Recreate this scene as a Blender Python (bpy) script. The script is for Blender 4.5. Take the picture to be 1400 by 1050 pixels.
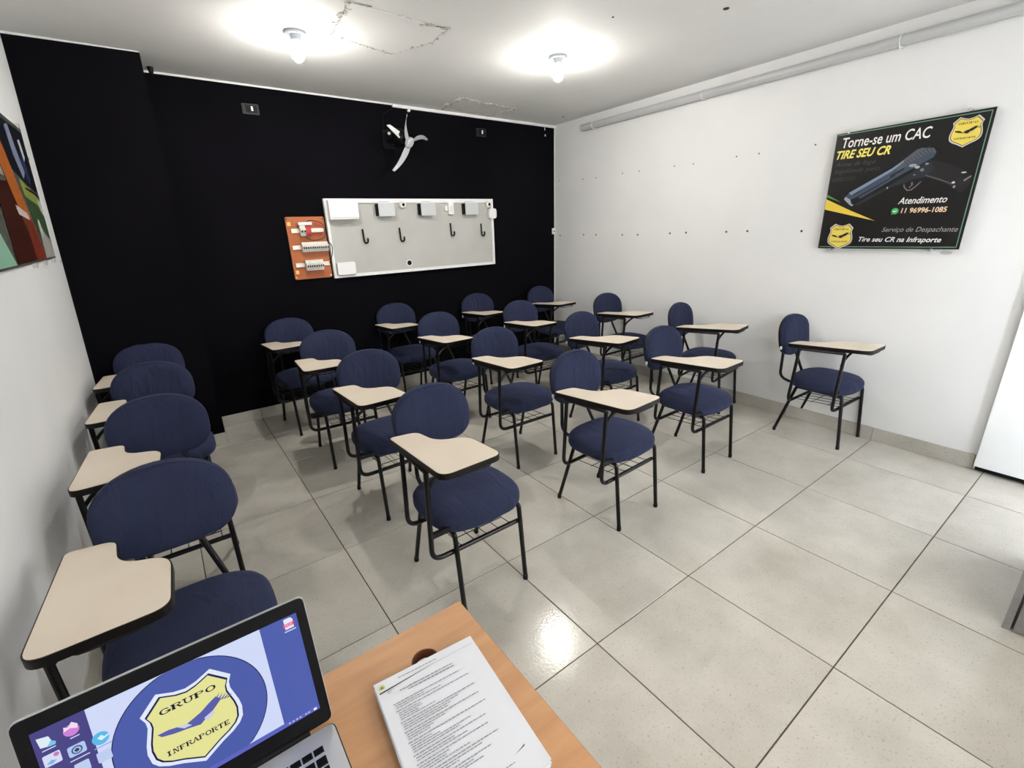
import bpy, math, random
from mathutils import Vector, Matrix
PI = math.pi
rnd = random.Random(7)
for o in list(bpy.data.objects): bpy.data.objects.remove(o)
SC = bpy.context.scene
COL = SC.collection

# ---------------------------------------------------------------- camera
cd = bpy.data.cameras.new('camera'); cam = bpy.data.objects.new('camera', cd); COL.objects.link(cam)
cd.sensor_fit = 'HORIZONTAL'; cd.sensor_width = 36.0; cd.lens = 642.765 / 1400 * 36; cd.clip_start = 0.02
def cam_matrix(yaw, pitch, roll, loc):
    Y = Matrix.Rotation(yaw, 3, 'Z')
    f = Y @ Vector((0, math.cos(pitch), math.sin(pitch))); u = Y @ Vector((0, -math.sin(pitch), math.cos(pitch))); r = Y @ Vector((1, 0, 0))
    r2 = math.cos(roll) * r + math.sin(roll) * u; u2 = -math.sin(roll) * r + math.cos(roll) * u
    m = Matrix((r2, u2, -f)).transposed().to_4x4(); m.translation = loc; return m
cam.matrix_world = cam_matrix(-0.627543, -0.33043096, -0.0317521, Vector((-1.07202, -0.963695, 1.568457)))
SC.camera = cam

# ---------------------------------------------------------------- world, light, exposure
w = bpy.data.worlds.new('world'); SC.world = w; w.use_nodes = True
w.node_tree.nodes['Background'].inputs[0].default_value = (0.85, 0.92, 1.0, 1)
w.node_tree.nodes['Background'].inputs[1].default_value = 1.2
BULB_STRENGTH = 900.0
def area(name, loc, rot, sx, sy, power, col):
    l = bpy.data.lights.new(name, 'AREA'); l.shape = 'RECTANGLE'; l.size = sx; l.size_y = sy; l.energy = power; l.color = col
    o = bpy.data.objects.new(name, l); o.location = loc; o.rotation_euler = rot; COL.objects.link(o); return o
# daylight coming in by the open doorway in the front wall (behind the camera, right)
area('doorway_daylight', (2.37, -1.60, 1.05), (PI / 2, 0, PI), 0.78, 2.05, 260.0, (0.88, 0.92, 1.0))
# added fill panel at the unseen front wall, lifting the room from behind the camera
area('front_fill', (0.35, -1.60, 1.55), (PI / 2, 0, PI), 2.4, 1.1, 42.0, (1.0, 0.985, 0.95))
SC.view_settings.view_transform = 'Standard'; SC.view_settings.look = 'None'
SC.view_settings.exposure = 0.62; SC.view_settings.gamma = 1.0; SC.view_settings.use_curve_mapping = False

# ---------------------------------------------------------------- materials
def mat(name, col, rough=0.5, metal=0.0, spec=0.5, emis=None, es=0.0, coat=0.0):
    m = bpy.data.materials.new(name); m.use_nodes = True
    b = m.node_tree.nodes['Principled BSDF']
    b.inputs['Base Color'].default_value = (*col, 1); b.inputs['Roughness'].default_value = rough
    b.inputs['Metallic'].default_value = metal; b.inputs['Specular IOR Level'].default_value = spec
    b.inputs['Coat Weight'].default_value = coat
    if emis: b.inputs['Emission Color'].default_value = (*emis, 1); b.inputs['Emission Strength'].default_value = es
    m.diffuse_color = (*col, 1)
    return m
def nodes(m): return m.node_tree.nodes, m.node_tree.links, m.node_tree.nodes['Principled BSDF']
def noise_mat(name, c1, c2, scale=8, rough=0.6, bump=0.0, bscale=60, detail=5, spec=0.5, lo=0.35, hi=0.65, coord='Object', bdist=0.002):
    m = mat(name, c1, rough, spec=spec); N, L, b = nodes(m)
    tc = N.new('ShaderNodeTexCoord'); n = N.new('ShaderNodeTexNoise'); n.inputs['Scale'].default_value = scale; n.inputs['Detail'].default_value = detail
    r = N.new('ShaderNodeValToRGB'); r.color_ramp.elements[0].position = lo; r.color_ramp.elements[1].position = hi
    r.color_ramp.elements[0].color = (*c1, 1); r.color_ramp.elements[1].color = (*c2, 1)
    L.new(tc.outputs[coord], n.inputs['Vector']); L.new(n.outputs['Fac'], r.inputs['Fac']); L.new(r.outputs['Color'], b.inputs['Base Color'])
    if bump:
        n2 = N.new('ShaderNodeTexNoise'); n2.inputs['Scale'].default_value = bscale; n2.inputs['Detail'].default_value = 3
        bp = N.new('ShaderNodeBump'); bp.inputs['Strength'].default_value = bump; bp.inputs['Distance'].default_value = bdist
        L.new(tc.outputs[coord], n2.inputs['Vector']); L.new(n2.outputs['Fac'], bp.inputs['Height']); L.new(bp.outputs['Normal'], b.inputs['Normal'])
    return m
M = {}
M['wall'] = noise_mat('white_wall_paint', (0.74, 0.745, 0.74), (0.79, 0.79, 0.785), 1.3, 0.55, 0.25, 14, bdist=0.004)
M['ceil'] = noise_mat('ceiling_paint', (0.74, 0.74, 0.72), (0.80, 0.80, 0.785), 0.9, 0.75, 0.2, 9, bdist=0.004)
M['plaster'] = noise_mat('rough_plaster', (0.50, 0.49, 0.44), (0.68, 0.68, 0.65), 14, 0.9, 0.5, 40)
M['crack'] = noise_mat('plaster_crack', (0.20, 0.19, 0.15), (0.55, 0.54, 0.48), 30, 0.9)
M['black'] = noise_mat('black_wall_paint', (0.0024, 0.0021, 0.0034), (0.0040, 0.0036, 0.0056), 1.5, 0.85, 0.15, 22, spec=0.06)
def tile_mat(name, tint=1.0):
    m = mat(name, (0.55, 0.52, 0.46), 0.16, spec=0.5); N, L, b = nodes(m)
    geo = N.new('ShaderNodeNewGeometry'); oi = N.new('ShaderNodeObjectInfo')
    n1 = N.new('ShaderNodeTexNoise'); n1.inputs['Scale'].default_value = 3.2; n1.inputs['Detail'].default_value = 6; n1.inputs['Roughness'].default_value = 0.6
    n2 = N.new('ShaderNodeTexNoise'); n2.inputs['Scale'].default_value = 105; n2.inputs['Detail'].default_value = 4; n2.inputs['Roughness'].default_value = 0.7
    add = N.new('ShaderNodeVectorMath'); add.operation = 'ADD'; sc = N.new('ShaderNodeVectorMath'); sc.operation = 'SCALE'; sc.inputs['Scale'].default_value = 11
    cb = N.new('ShaderNodeCombineXYZ'); L.new(oi.outputs['Random'], cb.inputs[0]); L.new(oi.outputs['Random'], cb.inputs[1]); L.new(cb.outputs[0], sc.inputs[0])
    L.new(geo.outputs['Position'], add.inputs[0]); L.new(sc.outputs[0], add.inputs[1])
    L.new(add.outputs[0], n1.inputs['Vector']); L.new(add.outputs[0], n2.inputs['Vector'])
    r1 = N.new('ShaderNodeValToRGB'); e = r1.color_ramp.elements; e[0].position = 0.3; e[1].position = 0.72
    e[0].color = (0.44 * tint, 0.415 * tint, 0.36 * tint, 1); e[1].color = (0.57 * tint, 0.545 * tint, 0.487 * tint, 1)
    r2 = N.new('ShaderNodeValToRGB'); e = r2.color_ramp.elements; e[0].position = 0.31; e[1].position = 0.42
    e[0].color = (0.48, 0.45, 0.42, 1); e[1].color = (1, 1, 1, 1)
    mx = N.new('ShaderNodeMix'); mx.data_type = 'RGBA'; mx.blend_type = 'MULTIPLY'; mx.inputs['Factor'].default_value = 0.75
    L.new(n1.outputs['Fac'], r1.inputs['Fac']); L.new(n2.outputs['Fac'], r2.inputs['Fac'])
    L.new(r1.outputs['Color'], mx.inputs[6]); L.new(r2.outputs['Color'], mx.inputs[7]); L.new(mx.outputs[2], b.inputs['Base Color'])
    bp = N.new('ShaderNodeBump'); bp.inputs['Strength'].default_value = 0.6; bp.inputs['Distance'].default_value = 0.0006
    n3 = N.new('ShaderNodeTexNoise'); n3.inputs['Scale'].default_value = 85; n3.inputs['Detail'].default_value = 2
    L.new(geo.outputs['Position'], n3.inputs['Vector']); L.new(n3.outputs['Fac'], bp.inputs['Height']); L.new(bp.outputs['Normal'], b.inputs['Normal'])
    mr = N.new('ShaderNodeMapRange'); mr.inputs['To Min'].default_value = 0.10; mr.inputs['To Max'].default_value = 0.22
    L.new(n1.outputs['Fac'], mr.inputs['Value']); L.new(mr.outputs[0], b.inputs['Roughness'])
    return m
M['tile'] = tile_mat('glazed_floor_tile'); M['base_tile'] = tile_mat('baseboard_tile', 0.92)
M['grout'] = noise_mat('dark_grout', (0.06, 0.042, 0.03), (0.11, 0.08, 0.06), 20, 0.9)
def fabric(name, c):
    m = mat(name, c, 0.92, spec=0.15); N, L, b = nodes(m)
    b.inputs['Sheen Weight'].default_value = 0.12; b.inputs['Sheen Tint'].default_value = (0.35, 0.4, 0.75, 1)
    tc = N.new('ShaderNodeTexCoord'); n = N.new('ShaderNodeTexNoise'); n.inputs['Scale'].default_value = 9; n.inputs['Detail'].default_value = 4
    r = N.new('ShaderNodeValToRGB'); r.color_ramp.elements[0].color = (c[0] * .8, c[1] * .8, c[2] * .82, 1); r.color_ramp.elements[1].color = (c[0] * 1.25, c[1] * 1.25, c[2] * 1.2, 1)
    L.new(tc.outputs['Object'], n.inputs['Vector']); L.new(n.outputs['Fac'], r.inputs['Fac']); L.new(r.outputs['Color'], b.inputs['Base Color'])
    n2 = N.new('ShaderNodeTexNoise'); n2.inputs['Scale'].default_value = 14; n2.inputs['Detail'].default_value = 3; n2.inputs['Distortion'].default_value = 1.2
    mp = N.new('ShaderNodeMapping'); mp.inputs['Scale'].default_value = (1.0, 0.35, 0.35)
    bp = N.new('ShaderNodeBump'); bp.inputs['Strength'].default_value = 0.9; bp.inputs['Distance'].default_value = 0.012
    n4 = N.new('ShaderNodeTexNoise'); n4.inputs['Scale'].default_value = 700
    bp2 = N.new('ShaderNodeBump'); bp2.inputs['Strength'].default_value = 0.3; bp2.inputs['Distance'].default_value = 0.0006
    L.new(tc.outputs['Object'], mp.inputs['Vector']); L.new(mp.outputs[0], n2.inputs['Vector']); L.new(n2.outputs['Fac'], bp.inputs['Height'])
    L.new(tc.outputs['Object'], n4.inputs['Vector']); L.new(n4.outputs['Fac'], bp2.inputs['Height']); L.new(bp.outputs['Normal'], bp2.inputs['Normal'])
    L.new(bp2.outputs['Normal'], b.inputs['Normal'])
    return m
M['fabric'] = fabric('navy_cloth', (0.022, 0.027, 0.060))
M['shell'] = mat('black_plastic_shell', (0.005, 0.005, 0.007), 0.45, spec=0.25)
M['frame'] = mat('black_painted_steel', (0.004, 0.004, 0.005), 0.3, spec=0.28)
M['lam'] = noise_mat('cream_laminate', (0.72, 0.62, 0.50), (0.76, 0.665, 0.545), 4, 0.38)
M['edge'] = mat('black_edge_band', (0.006, 0.005, 0.005), 0.45, spec=0.25)
M['tagw'] = mat('white_tag', (0.8, 0.8, 0.78), 0.6)
def wood_mat():
    m = mat('beech_laminate', (0.6, 0.34, 0.18), 0.42); N, L, b = nodes(m)
    tc = N.new('ShaderNodeTexCoord'); mp = N.new('ShaderNodeMapping'); mp.inputs['Scale'].default_value = (1.5, 12, 12)
    n = N.new('ShaderNodeTexNoise'); n.inputs['Scale'].default_value = 4; n.inputs['Detail'].default_value = 6
    r = N.new('ShaderNodeValToRGB'); e = r.color_ramp.elements; e[0].position = .3; e[1].position = .7
    e[0].color = (0.43, 0.215, 0.098, 1); e[1].color = (0.52, 0.28, 0.135, 1)
    L.new(tc.outputs['Object'], mp.inputs['Vector']); L.new(mp.outputs[0], n.inputs['Vector']); L.new(n.outputs['Fac'], r.inputs['Fac']); L.new(r.outputs['Color'], b.inputs['Base Color'])
    return m
M['wood'] = wood_mat()
M['wood_dark'] = mat('dark_wood_edge', (0.16, 0.05, 0.02), 0.6)
M['white'] = mat('white_plastic', (0.80, 0.80, 0.80), 0.4)
M['ivory'] = mat('ivory_plastic', (0.74, 0.72, 0.66), 0.45)
M['greyp'] = mat('light_grey_plastic', (0.55, 0.57, 0.58), 0.45)
M['greyb'] = noise_mat('grey_board', (0.44, 0.44, 0.41), (0.48, 0.48, 0.45), 3, 0.6)
M['dgrey'] = mat('dark_grey_plastic', (0.022, 0.022, 0.025), 0.5, spec=0.25)
M['blackp'] = mat('black_plastic', (0.004, 0.004, 0.005), 0.5, spec=0.15)
M['alu'] = mat('silver_metal', (0.55, 0.56, 0.58), 0.38, metal=0.55)
M['steel'] = mat('zinc_rail', (0.70, 0.66, 0.58), 0.35, metal=0.3)
M['orange'] = noise_mat('orange_board', (0.40, 0.105, 0.025), (0.46, 0.13, 0.035), 5, 0.55)
M['amber'] = mat('amber_label', (0.95, 0.55, 0.15), 0.6)
M['red'] = mat('red_breaker', (0.55, 0.02, 0.02), 0.45)
M['brown'] = mat('brown_wire', (0.06, 0.02, 0.015), 0.5)
M['pipe'] = mat('grey_pvc', (0.50, 0.51, 0.51), 0.35)
M['door'] = mat('white_door_paint', (0.86, 0.88, 0.88), 0.4)
M['cab'] = noise_mat('grey_cabinet_paint', (0.26, 0.25, 0.25), (0.30, 0.29, 0.29), 30, 0.55)
M['paper'] = mat('white_paper', (0.64, 0.65, 0.69), 0.8)
M['paper2'] = noise_mat('paper_edges', (0.55, 0.56, 0.60), (0.82, 0.83, 0.86), 90, 0.85)
M['ink'] = mat('printed_ink', (0.20, 0.20, 0.22), 0.7)
M['ink2'] = mat('black_ink', (0.03, 0.03, 0.03), 0.7)
M['hole'] = mat('dark_hole', (0.02, 0.018, 0.016), 0.9)
M['bulb'] = mat('lit_bulb', (1, 1, 1), 0.4, emis=(1.0, 0.965, 0.91), es=BULB_STRENGTH)
M['bulb_base'] = mat('glowing_bulb_housing', (0.9, 0.9, 0.9), 0.4, emis=(0.86, 0.92, 1.0), es=BULB_STRENGTH * 0.016)
def s2l(c): return tuple(((v / 255) / 12.92 if v / 255 <= 0.04045 else ((v / 255 + 0.055) / 1.055) ** 2.4) for v in c)
def pmat(rgb, rough=0.3):
    k = 'print_%d_%d_%d' % rgb
    if k not in M: M[k] = mat(k, s2l(rgb), rough, spec=0.4)
    return M[k]
def emat(rgb, s=1.0):
    k = 'screen_%d_%d_%d' % rgb
    if k not in M: M[k] = mat(k, (0, 0, 0), 0.35, spec=0.2, emis=s2l(rgb), es=s * 2 ** -0.62)
    return M[k]

# ---------------------------------------------------------------- mesh helpers
class MB:
    def __init__(s): s.v = []; s.f = []; s.m = []; s.mats = []; s.cur = 0
    def use(s, m):
        if m not in s.mats: s.mats.append(m)
        s.cur = s.mats.index(m); return s
    def add(s, vs, fs, T=None):
        b = len(s.v); s.v += [tuple(T @ Vector(p)) if T else tuple(p) for p in vs]
        s.f += [tuple(b + i for i in f) for f in fs]; s.m += [s.cur] * len(fs); return s
    def box(s, a, b, T=None):
        x0, y0, z0 = a; x1, y1, z1 = b
        return s.add([(x0, y0, z0), (x1, y0, z0), (x1, y1, z0), (x0, y1, z0), (x0, y0, z1), (x1, y0, z1), (x1, y1, z1), (x0, y1, z1)],
                     [(0, 3, 2, 1), (4, 5, 6, 7), (0, 1, 5, 4), (1, 2, 6, 5), (2, 3, 7, 6), (3, 0, 4, 7)], T)
    def prism(s, poly, z0, z1, T=None):
        n = len(poly); area2 = sum(poly[i][0] * poly[(i + 1) % n][1] - poly[(i + 1) % n][0] * poly[i][1] for i in range(n))
        if area2 < 0: poly = poly[::-1]
        vs = [(x, y, z0) for x, y in poly] + [(x, y, z1) for x, y in poly]
        fs = [tuple(range(n - 1, -1, -1)), tuple(range(n, 2 * n))] + [(i, (i + 1) % n, n + (i + 1) % n, n + i) for i in range(n)]
        return s.add(vs, fs, T)
    def flat(s, poly, z, T=None):
        n = len(poly); area2 = sum(poly[i][0] * poly[(i + 1) % n][1] - poly[(i + 1) % n][0] * poly[i][1] for i in range(n))
        if area2 < 0: poly = poly[::-1]
        return s.add([(x, y, z) for x, y in poly], [tuple(range(n))], T)
    def tube(s, path, r, seg=8, closed=False):
        P = [Vector(p) for p in path]; n = len(P); rings = []
        t0 = (P[1] - P[0]).normalized(); ref = Vector((0, 0, 1)) if abs(t0.z) < 0.9 else Vector((1, 0, 0))
        u = (ref - t0 * ref.dot(t0)).normalized()
        for i in range(n):
            if closed: t = (P[(i + 1) % n] - P[i - 1]).normalized()
            elif i == 0: t = t0
            elif i == n - 1: t = (P[i] - P[i - 1]).normalized()
            else: t = ((P[i] - P[i - 1]).normalized() + (P[i + 1] - P[i]).normalized()).normalized()
            u = (u - t * u.dot(t)).normalized(); w_ = t.cross(u)
            rr = r[i] if isinstance(r, (list, tuple)) else r
            rings.append([P[i] + (u * math.cos(2 * PI * k / seg) + w_ * math.sin(2 * PI * k / seg)) * rr for k in range(seg)])
        vs = [p for ring in rings for p in ring]; fs = []
        for i in range(n if closed else n - 1):
            j = (i + 1) % n
            for k in range(seg): fs.append((i * seg + k, i * seg + (k + 1) % seg, j * seg + (k + 1) % seg, j * seg + k))
        if not closed: fs += [tuple(range(seg - 1, -1, -1)), tuple((n - 1) * seg + k for k in range(seg))]
        return s.add(vs, fs)
    def lathe(s, prof, seg=24, T=None):
        vs = []; fs = []; n = len(prof)
        for r_, z in prof:
            for k in range(seg): vs.append((r_ * math.cos(2 * PI * k / seg), r_ * math.sin(2 * PI * k / seg), z))
        for i in range(n - 1):
            for k in range(seg): fs.append((i * seg + k, i * seg + (k + 1) % seg, (i + 1) * seg + (k + 1) % seg, (i + 1) * seg + k))
        fs += [tuple(range(seg - 1, -1, -1)), tuple((n - 1) * seg + k for k in range(seg))]
        return s.add(vs, fs, T)
    def build(s, name, m=None, parent=None, smooth=False, ang=35):
        off = Vector((0, 0, 0)); p = parent
        while p: off += p.location; p = p.parent
        me = bpy.data.meshes.new(name); me.from_pydata([tuple(Vector(v) - off) for v in s.v], [], s.f)
        for q in (s.mats or [m]): me.materials.append(q if q else m)
        if s.mats:
            for i, q in enumerate(me.polygons): q.material_index = s.m[i]
        me.update()
        if smooth:
            me.polygons.foreach_set('use_smooth', [True] * len(me.polygons)); me.set_sharp_from_angle(angle=math.radians(ang))
        o = bpy.data.objects.new(name, me); COL.objects.link(o)
        if parent: o.parent = parent
        return o
def tag(o, label=None, cat=None, group=None, kind=None):
    for k, v in (('label', label), ('category', cat), ('group', group), ('kind', kind)):
        if v: o[k] = v
    return o
def thing(name, loc, label, cat, group=None):
    o = bpy.data.objects.new(name, None); o.empty_display_size = 0.05; o.location = loc; COL.objects.link(o); return tag(o, label, cat, group)
def bend(pts, r, n=5):
    """polyline with rounded corners"""
    out = [Vector(pts[0])]
    for i in range(1, len(pts) - 1):
        a, b, c = Vector(pts[i - 1]), Vector(pts[i]), Vector(pts[i + 1])
        d1 = (a - b); d2 = (c - b); q = min(r, d1.length * .49, d2.length * .49)
        p1 = b + d1.normalized() * q; p2 = b + d2.normalized() * q
        for k in range(n + 1):
            t = k / n; out.append(p1 * (1 - t) ** 2 + b * 2 * t * (1 - t) + p2 * t * t)
    out.append(Vector(pts[-1])); return out
def round_poly(pts, rs, n=5):
    out = []; N_ = len(pts)
    for i in range(N_):
        a, b, c = Vector(pts[i - 1]), Vector(pts[i]), Vector(pts[(i + 1) % N_]); r = rs[i] if isinstance(rs, (list, tuple)) else rs
        d1 = (a - b); d2 = (c - b); q = min(r, d1.length * .49, d2.length * .49)
        if q < 1e-5: out.append((b.x, b.y)); continue
        p1 = b + d1.normalized() * q; p2 = b + d2.normalized() * q
        for k in range(n + 1):
            t = k / n; p = p1 * (1 - t) ** 2 + b * 2 * t * (1 - t) + p2 * t * t; out.append((p.x, p.y))
    return out
def circle(cx, cy, r, n=24, ry=None): return [(cx + r * math.cos(2 * PI * k / n), cy + (ry or r) * math.sin(2 * PI * k / n)) for k in range(n)]
def rrect(x0, y0, x1, y1, r, n=4): return round_poly([(x0, y0), (x1, y0), (x1, y1), (x0, y1)], r, n)
def plate_holes(outer, holes, z0, z1):
    """flat plate with through holes, as a mesh builder"""
    import bmesh
    bm = bmesh.new(); loops = []
    for ring in [outer] + holes:
        vs = [bm.verts.new((x, y, z1)) for x, y in ring]; loops.append(vs)
        for i in range(len(vs)): bm.edges.new((vs[i], vs[(i + 1) % len(vs)]))
    bmesh.ops.triangle_fill(bm, use_beauty=True, edges=bm.edges[:], normal=(0, 0, 1))
    bm.verts.index_update(); mb = MB(); n = len(bm.verts)
    vs = [tuple(v.co) for v in bm.verts]; low = [(x, y, z0) for x, y, z in vs]; fs = []
    for f in bm.faces:
        idx = [v.index for v in f.verts]
        if f.normal.z < 0: idx = idx[::-1]
        fs.append(tuple(idx)); fs.append(tuple(n + i for i in idx[::-1]))
    for ring in loops:
        for i in range(len(ring)): a = ring[i].index; b = ring[(i + 1) % len(ring)].index; fs.append((a, b, n + b, n + a))
    bm.free(); mb.add(vs + low, fs); return mb
def plane_T(o, ux, uy):
    """matrix: local x->ux, y->uy, z->normal"""
    ux = Vector(ux).normalized(); uy = Vector(uy).normalized(); n = ux.cross(uy)
    m = Matrix((ux, uy, n)).transposed().to_4x4(); m.translation = Vector(o); return m
def text_mb(mb, s, box, T, z=0.0, shear=0.0, bold=0.0, space=1.0):
    cu = bpy.data.curves.new('t', 'FONT'); cu.body = s; cu.shear = shear; cu.offset = bold; cu.space_character = space; cu.resolution_u = 3
    o = bpy.data.objects.new('t', cu); COL.objects.link(o); dg = bpy.context.evaluated_depsgraph_get(); dg.update()
    me = bpy.data.meshes.new_from_object(o.evaluated_get(dg)); bpy.data.objects.remove(o); bpy.data.curves.remove(cu)
    xs = [v.co.x for v in me.vertices]; ys = [v.co.y for v in me.vertices]
    x0, x1, y0, y1 = min(xs), max(xs), min(ys), max(ys); bx0, by0, bx1, by1 = box
    f = lambda v: (bx0 + (v.x - x0) / (x1 - x0) * (bx1 - bx0), by0 + (v.y - y0) / (y1 - y0) * (by1 - by0), z)
    mb.add([f(v.co) for v in me.vertices], [tuple(p.vertices) for p in me.polygons], T); bpy.data.meshes.remove(me)
# heavy slab-serif capitals drawn from strokes on a unit square
def glyph(ch):
    R = []; t = 0.30; h = 0.17; w_ = 0.24
    def stem(x): R.append([(x - w_ / 2, 0), (x + w_ / 2, 0), (x + w_ / 2, 1), (x - w_ / 2, 1)])
    def serif(x, y, half=0.17):
        R.append([(x - half, y), (x + half, y), (x + half, y + h), (x - half, y + h)])
    def arc(cx, cy, rx, ry, a0, a1, th=0.15, n=14):
        for k in range(n):
            a = a0 + (a1 - a0) * k / n; b = a0 + (a1 - a0) * (k + 1) / n
            R.append([(cx + rx * math.cos(a), cy + ry * math.sin(a)), (cx + rx * math.cos(b), cy + ry * math.sin(b)),
                      (cx + (rx - th) * math.cos(b), cy + (ry - th * .7) * math.sin(b)), (cx + (rx - th) * math.cos(a), cy + (ry - th * .7) * math.sin(a))])
    if ch == 'O': arc(.5, .5, .46, .5, 0, 2 * PI, .19, 22)
    if ch == 'G': arc(.5, .5, .46, .5, .6, 2 * PI - .25, .19, 20); R.append([(.55, .38), (1, .38), (1, .5), (.55, .5)]); R.append([(.78, .1), (.94, .1), (.94, .45), (.78, .45)])
    if ch in 'RP':
        stem(.22); serif(.22, 0); serif(.2, 1 - h); arc(.5, .74, .38, .26, -PI / 2, PI / 2, .17, 10)
        R.append([(.2, 1 - .1), (.52, 1 - .1), (.52, 1), (.2, 1)]); R.append([(.2, .48), (.52, .48), (.52, .58), (.2, .58)])
    if ch == 'R': R.append([(.48, .52), (.66, .52), (.92, 0), (.72, 0)]); serif(.85, 0, .13)
    if ch == 'U': R.append([(.14, .3), (.30, .3), (.30, 1), (.14, 1)]); R.append([(.72, .3), (.86, .3), (.86, 1), (.72, 1)]); arc(.5, .34, .36, .34, PI, 2 * PI, .16, 12); serif(.22, 1 - h, .2); serif(.79, 1 - h, .18)
    if ch == 'I': stem(.5); serif(.5, 0, .25); serif(.5, 1 - h, .25)
    if ch == 'N': R.append([(.14, 0), (.26, 0), (.26, 1), (.14, 1)]); R.append([(.76, 0), (.86, 0), (.86, 1), (.76, 1)]); R.append([(.12, 1), (.34, 1), (.86, 0), (.68, 0)]); serif(.2, 0); serif(.81, 1 - h)
    if ch in 'FE':
        stem(.25); serif(.25, 0); R.append([(.08, 1 - h), (.88, 1 - h), (.88, 1), (.08, 1)]); R.append([(.8, .76), (.9, .76), (.9, 1), (.8, 1)]); R.append([(.25, .45), (.65, .45), (.65, .56), (.25, .56)]); R.append([(.58, .36), (.67, .36), (.67, .65), (.58, .65)])
    if ch == 'E': R.append([(.08, 0), (.9, 0), (.9, h), (.08, h)]); R.append([(.82, 0), (.92, 0), (.92, .26), (.82, .26)])
    if ch == 'A': R.append([(.08, 0), (.2, 0), (.55, 1), (.42, 1)]); R.append([(.72, 0), (.92, 0), (.6, 1), (.42, 1)]); R.append([(.25, .3), (.75, .3), (.75, .4), (.25, .4)]); serif(.14, 0); serif(.84, 0)
    if ch == 'T': stem(.5); serif(.5, 0); R.append([(.08, 1 - h), (.92, 1 - h), (.92, 1), (.08, 1)]); R.append([(.06, .7), (.15, .7), (.15, 1), (.06, 1)]); R.append([(.85, .7), (.94, .7), (.94, 1), (.85, 1)])
    return R
def slab_text(mb, s, x0, y0, x1, y1, z, T):
    cw = (x1 - x0) / len(s)
    for i, ch in enumerate(s):
        for poly in glyph(ch): mb.flat([(x0 + cw * (i - .02 + px * 1.02), y0 + py * (y1 - y0)) for px, py in poly], z, T)

# ================================================================ THE SETTING
XR, YB, YF = 2.83, 3.455, -1.62
def zc(x, y): return 2.575 + 0.018 * (3.45 - y) + 0.011 * (2.82 - x)
XLB, XLT = -1.588, -1.472                      # the left wall leans a little
def xl(z): return XLB + (XLT - XLB) * z / 2.62
H = 2.80
# floor: grout bed and its tiles
mb = MB(); mb.box((-1.75, YF - .1, -.12), (XR + .1, YB + .1, -.003)); floor = mb.build('floor', M['grout']); tag(floor, kind='structure')
GAP = 0.0045; tile_cache = {}
def tile_mesh(w_, d, m, name='tile'):
    k = (round(w_, 4), round(d, 4), m.name)
    if k not in tile_cache:
        b = 0.0012; z1 = 0.0; z0 = -.003
        me = bpy.data.meshes.new(name)
        vs = [(0, 0, z0), (w_, 0, z0), (w_, d, z0), (0, d, z0), (0, 0, z1 - b * .7), (w_, 0, z1 - b * .7), (w_, d, z1 - b * .7), (0, d, z1 - b * .7), (b, b, z1), (w_ - b, b, z1), (w_ - b, d - b, z1), (b, d - b, z1)]
        fs = [(0, 1, 5, 4), (1, 2, 6, 5), (2, 3, 7, 6), (3, 0, 4, 7), (4, 5, 9, 8), (5, 6, 10, 9), (6, 7, 11, 10), (7, 4, 8, 11), (8, 9, 10, 11)]
        me.from_pydata(vs, [], fs); me.materials.append(m); tile_cache[k] = me
    return tile_cache[k]
xs = [-1.68, -1.2, -.6, 0, .6, 1.2, 1.8, 2.4, XR]; ys = [YF, -1.2, -.6, 0, .6, 1.2, 1.8, 2.4, 3.0, YB]
for i in range(len(xs) - 1):
    for j in range(len(ys) - 1):
        o = bpy.data.objects.new('tile', tile_mesh(xs[i + 1] - xs[i] - GAP, ys[j + 1] - ys[j] - GAP, M['tile']))
        o.location = (xs[i] + GAP / 2, ys[j] + GAP / 2, rnd.uniform(-.0004, 0)); o.parent = floor; COL.objects.link(o)
# walls
def wall(name, vs8, m):
    mb = MB(); mb.add(vs8, [(0, 3, 2, 1), (4, 5, 6, 7), (0, 1, 5, 4), (1, 2, 6, 5), (2, 3, 7, 6), (3, 0, 4, 7)]); o = mb.build(name, m); tag(o, kind='structure'); return o
ex = (XLT - XLB) / 2.62 * H
wall_left = wall('wall_left', [(XLB - .2, YF - .2, 0), (XLB, YF - .2, 0), (XLB, YB + .2, 0), (XLB - .2, YB + .2, 0), (XLB - .2, YF - .2, H), (XLB + ex, YF - .2, H), (XLB + ex, YB + .2, H), (XLB - .2, YB + .2, H)], M['wall'])
wall_right = wall('wall_right', [(XR, YF - .2, 0), (XR + .2, YF - .2, 0), (XR + .2, YB + .2, 0), (XR, YB + .2, 0), (XR, YF - .2, H), (XR + .2, YF - .2, H), (XR + .2, YB + .2, H), (XR, YB + .2, H)], M['wall'])
# back wall: white masonry, black paint stopping just under the ceiling
mb = MB(); mb.use(M['wall']).box((-1.8, YB, 0), (XR + .2, YB + .2, H)); wall_back = mb.build('wall_back', M['wall']); tag(wall_back, kind='structure')
xp0 = -0.915; xp1 = -0.868; YP = 3.07
mb = MB(); mb.add([(-1.6, YB - .004, .094), (XR - .012, YB - .004, .094), (XR - .012, YB - .004, zc(XR, YB) - .014), (-1.6, YB - .004, zc(-1.6, YB) - .014),
                   (-1.6, YB + .01, .094), (XR - .012, YB + .01, .094), (XR - .012, YB + .01, zc(XR, YB) - .014), (-1.6, YB + .01, zc(-1.6, YB) - .014)],
                  [(0, 1, 2, 3), (1, 5, 6, 2), (3, 2, 6, 7), (0, 4, 5, 1), (4, 0, 3, 7)])
tag(mb.build('paint_layer', M['black'], wall_back), 'matt black paint covering the back wall')
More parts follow.
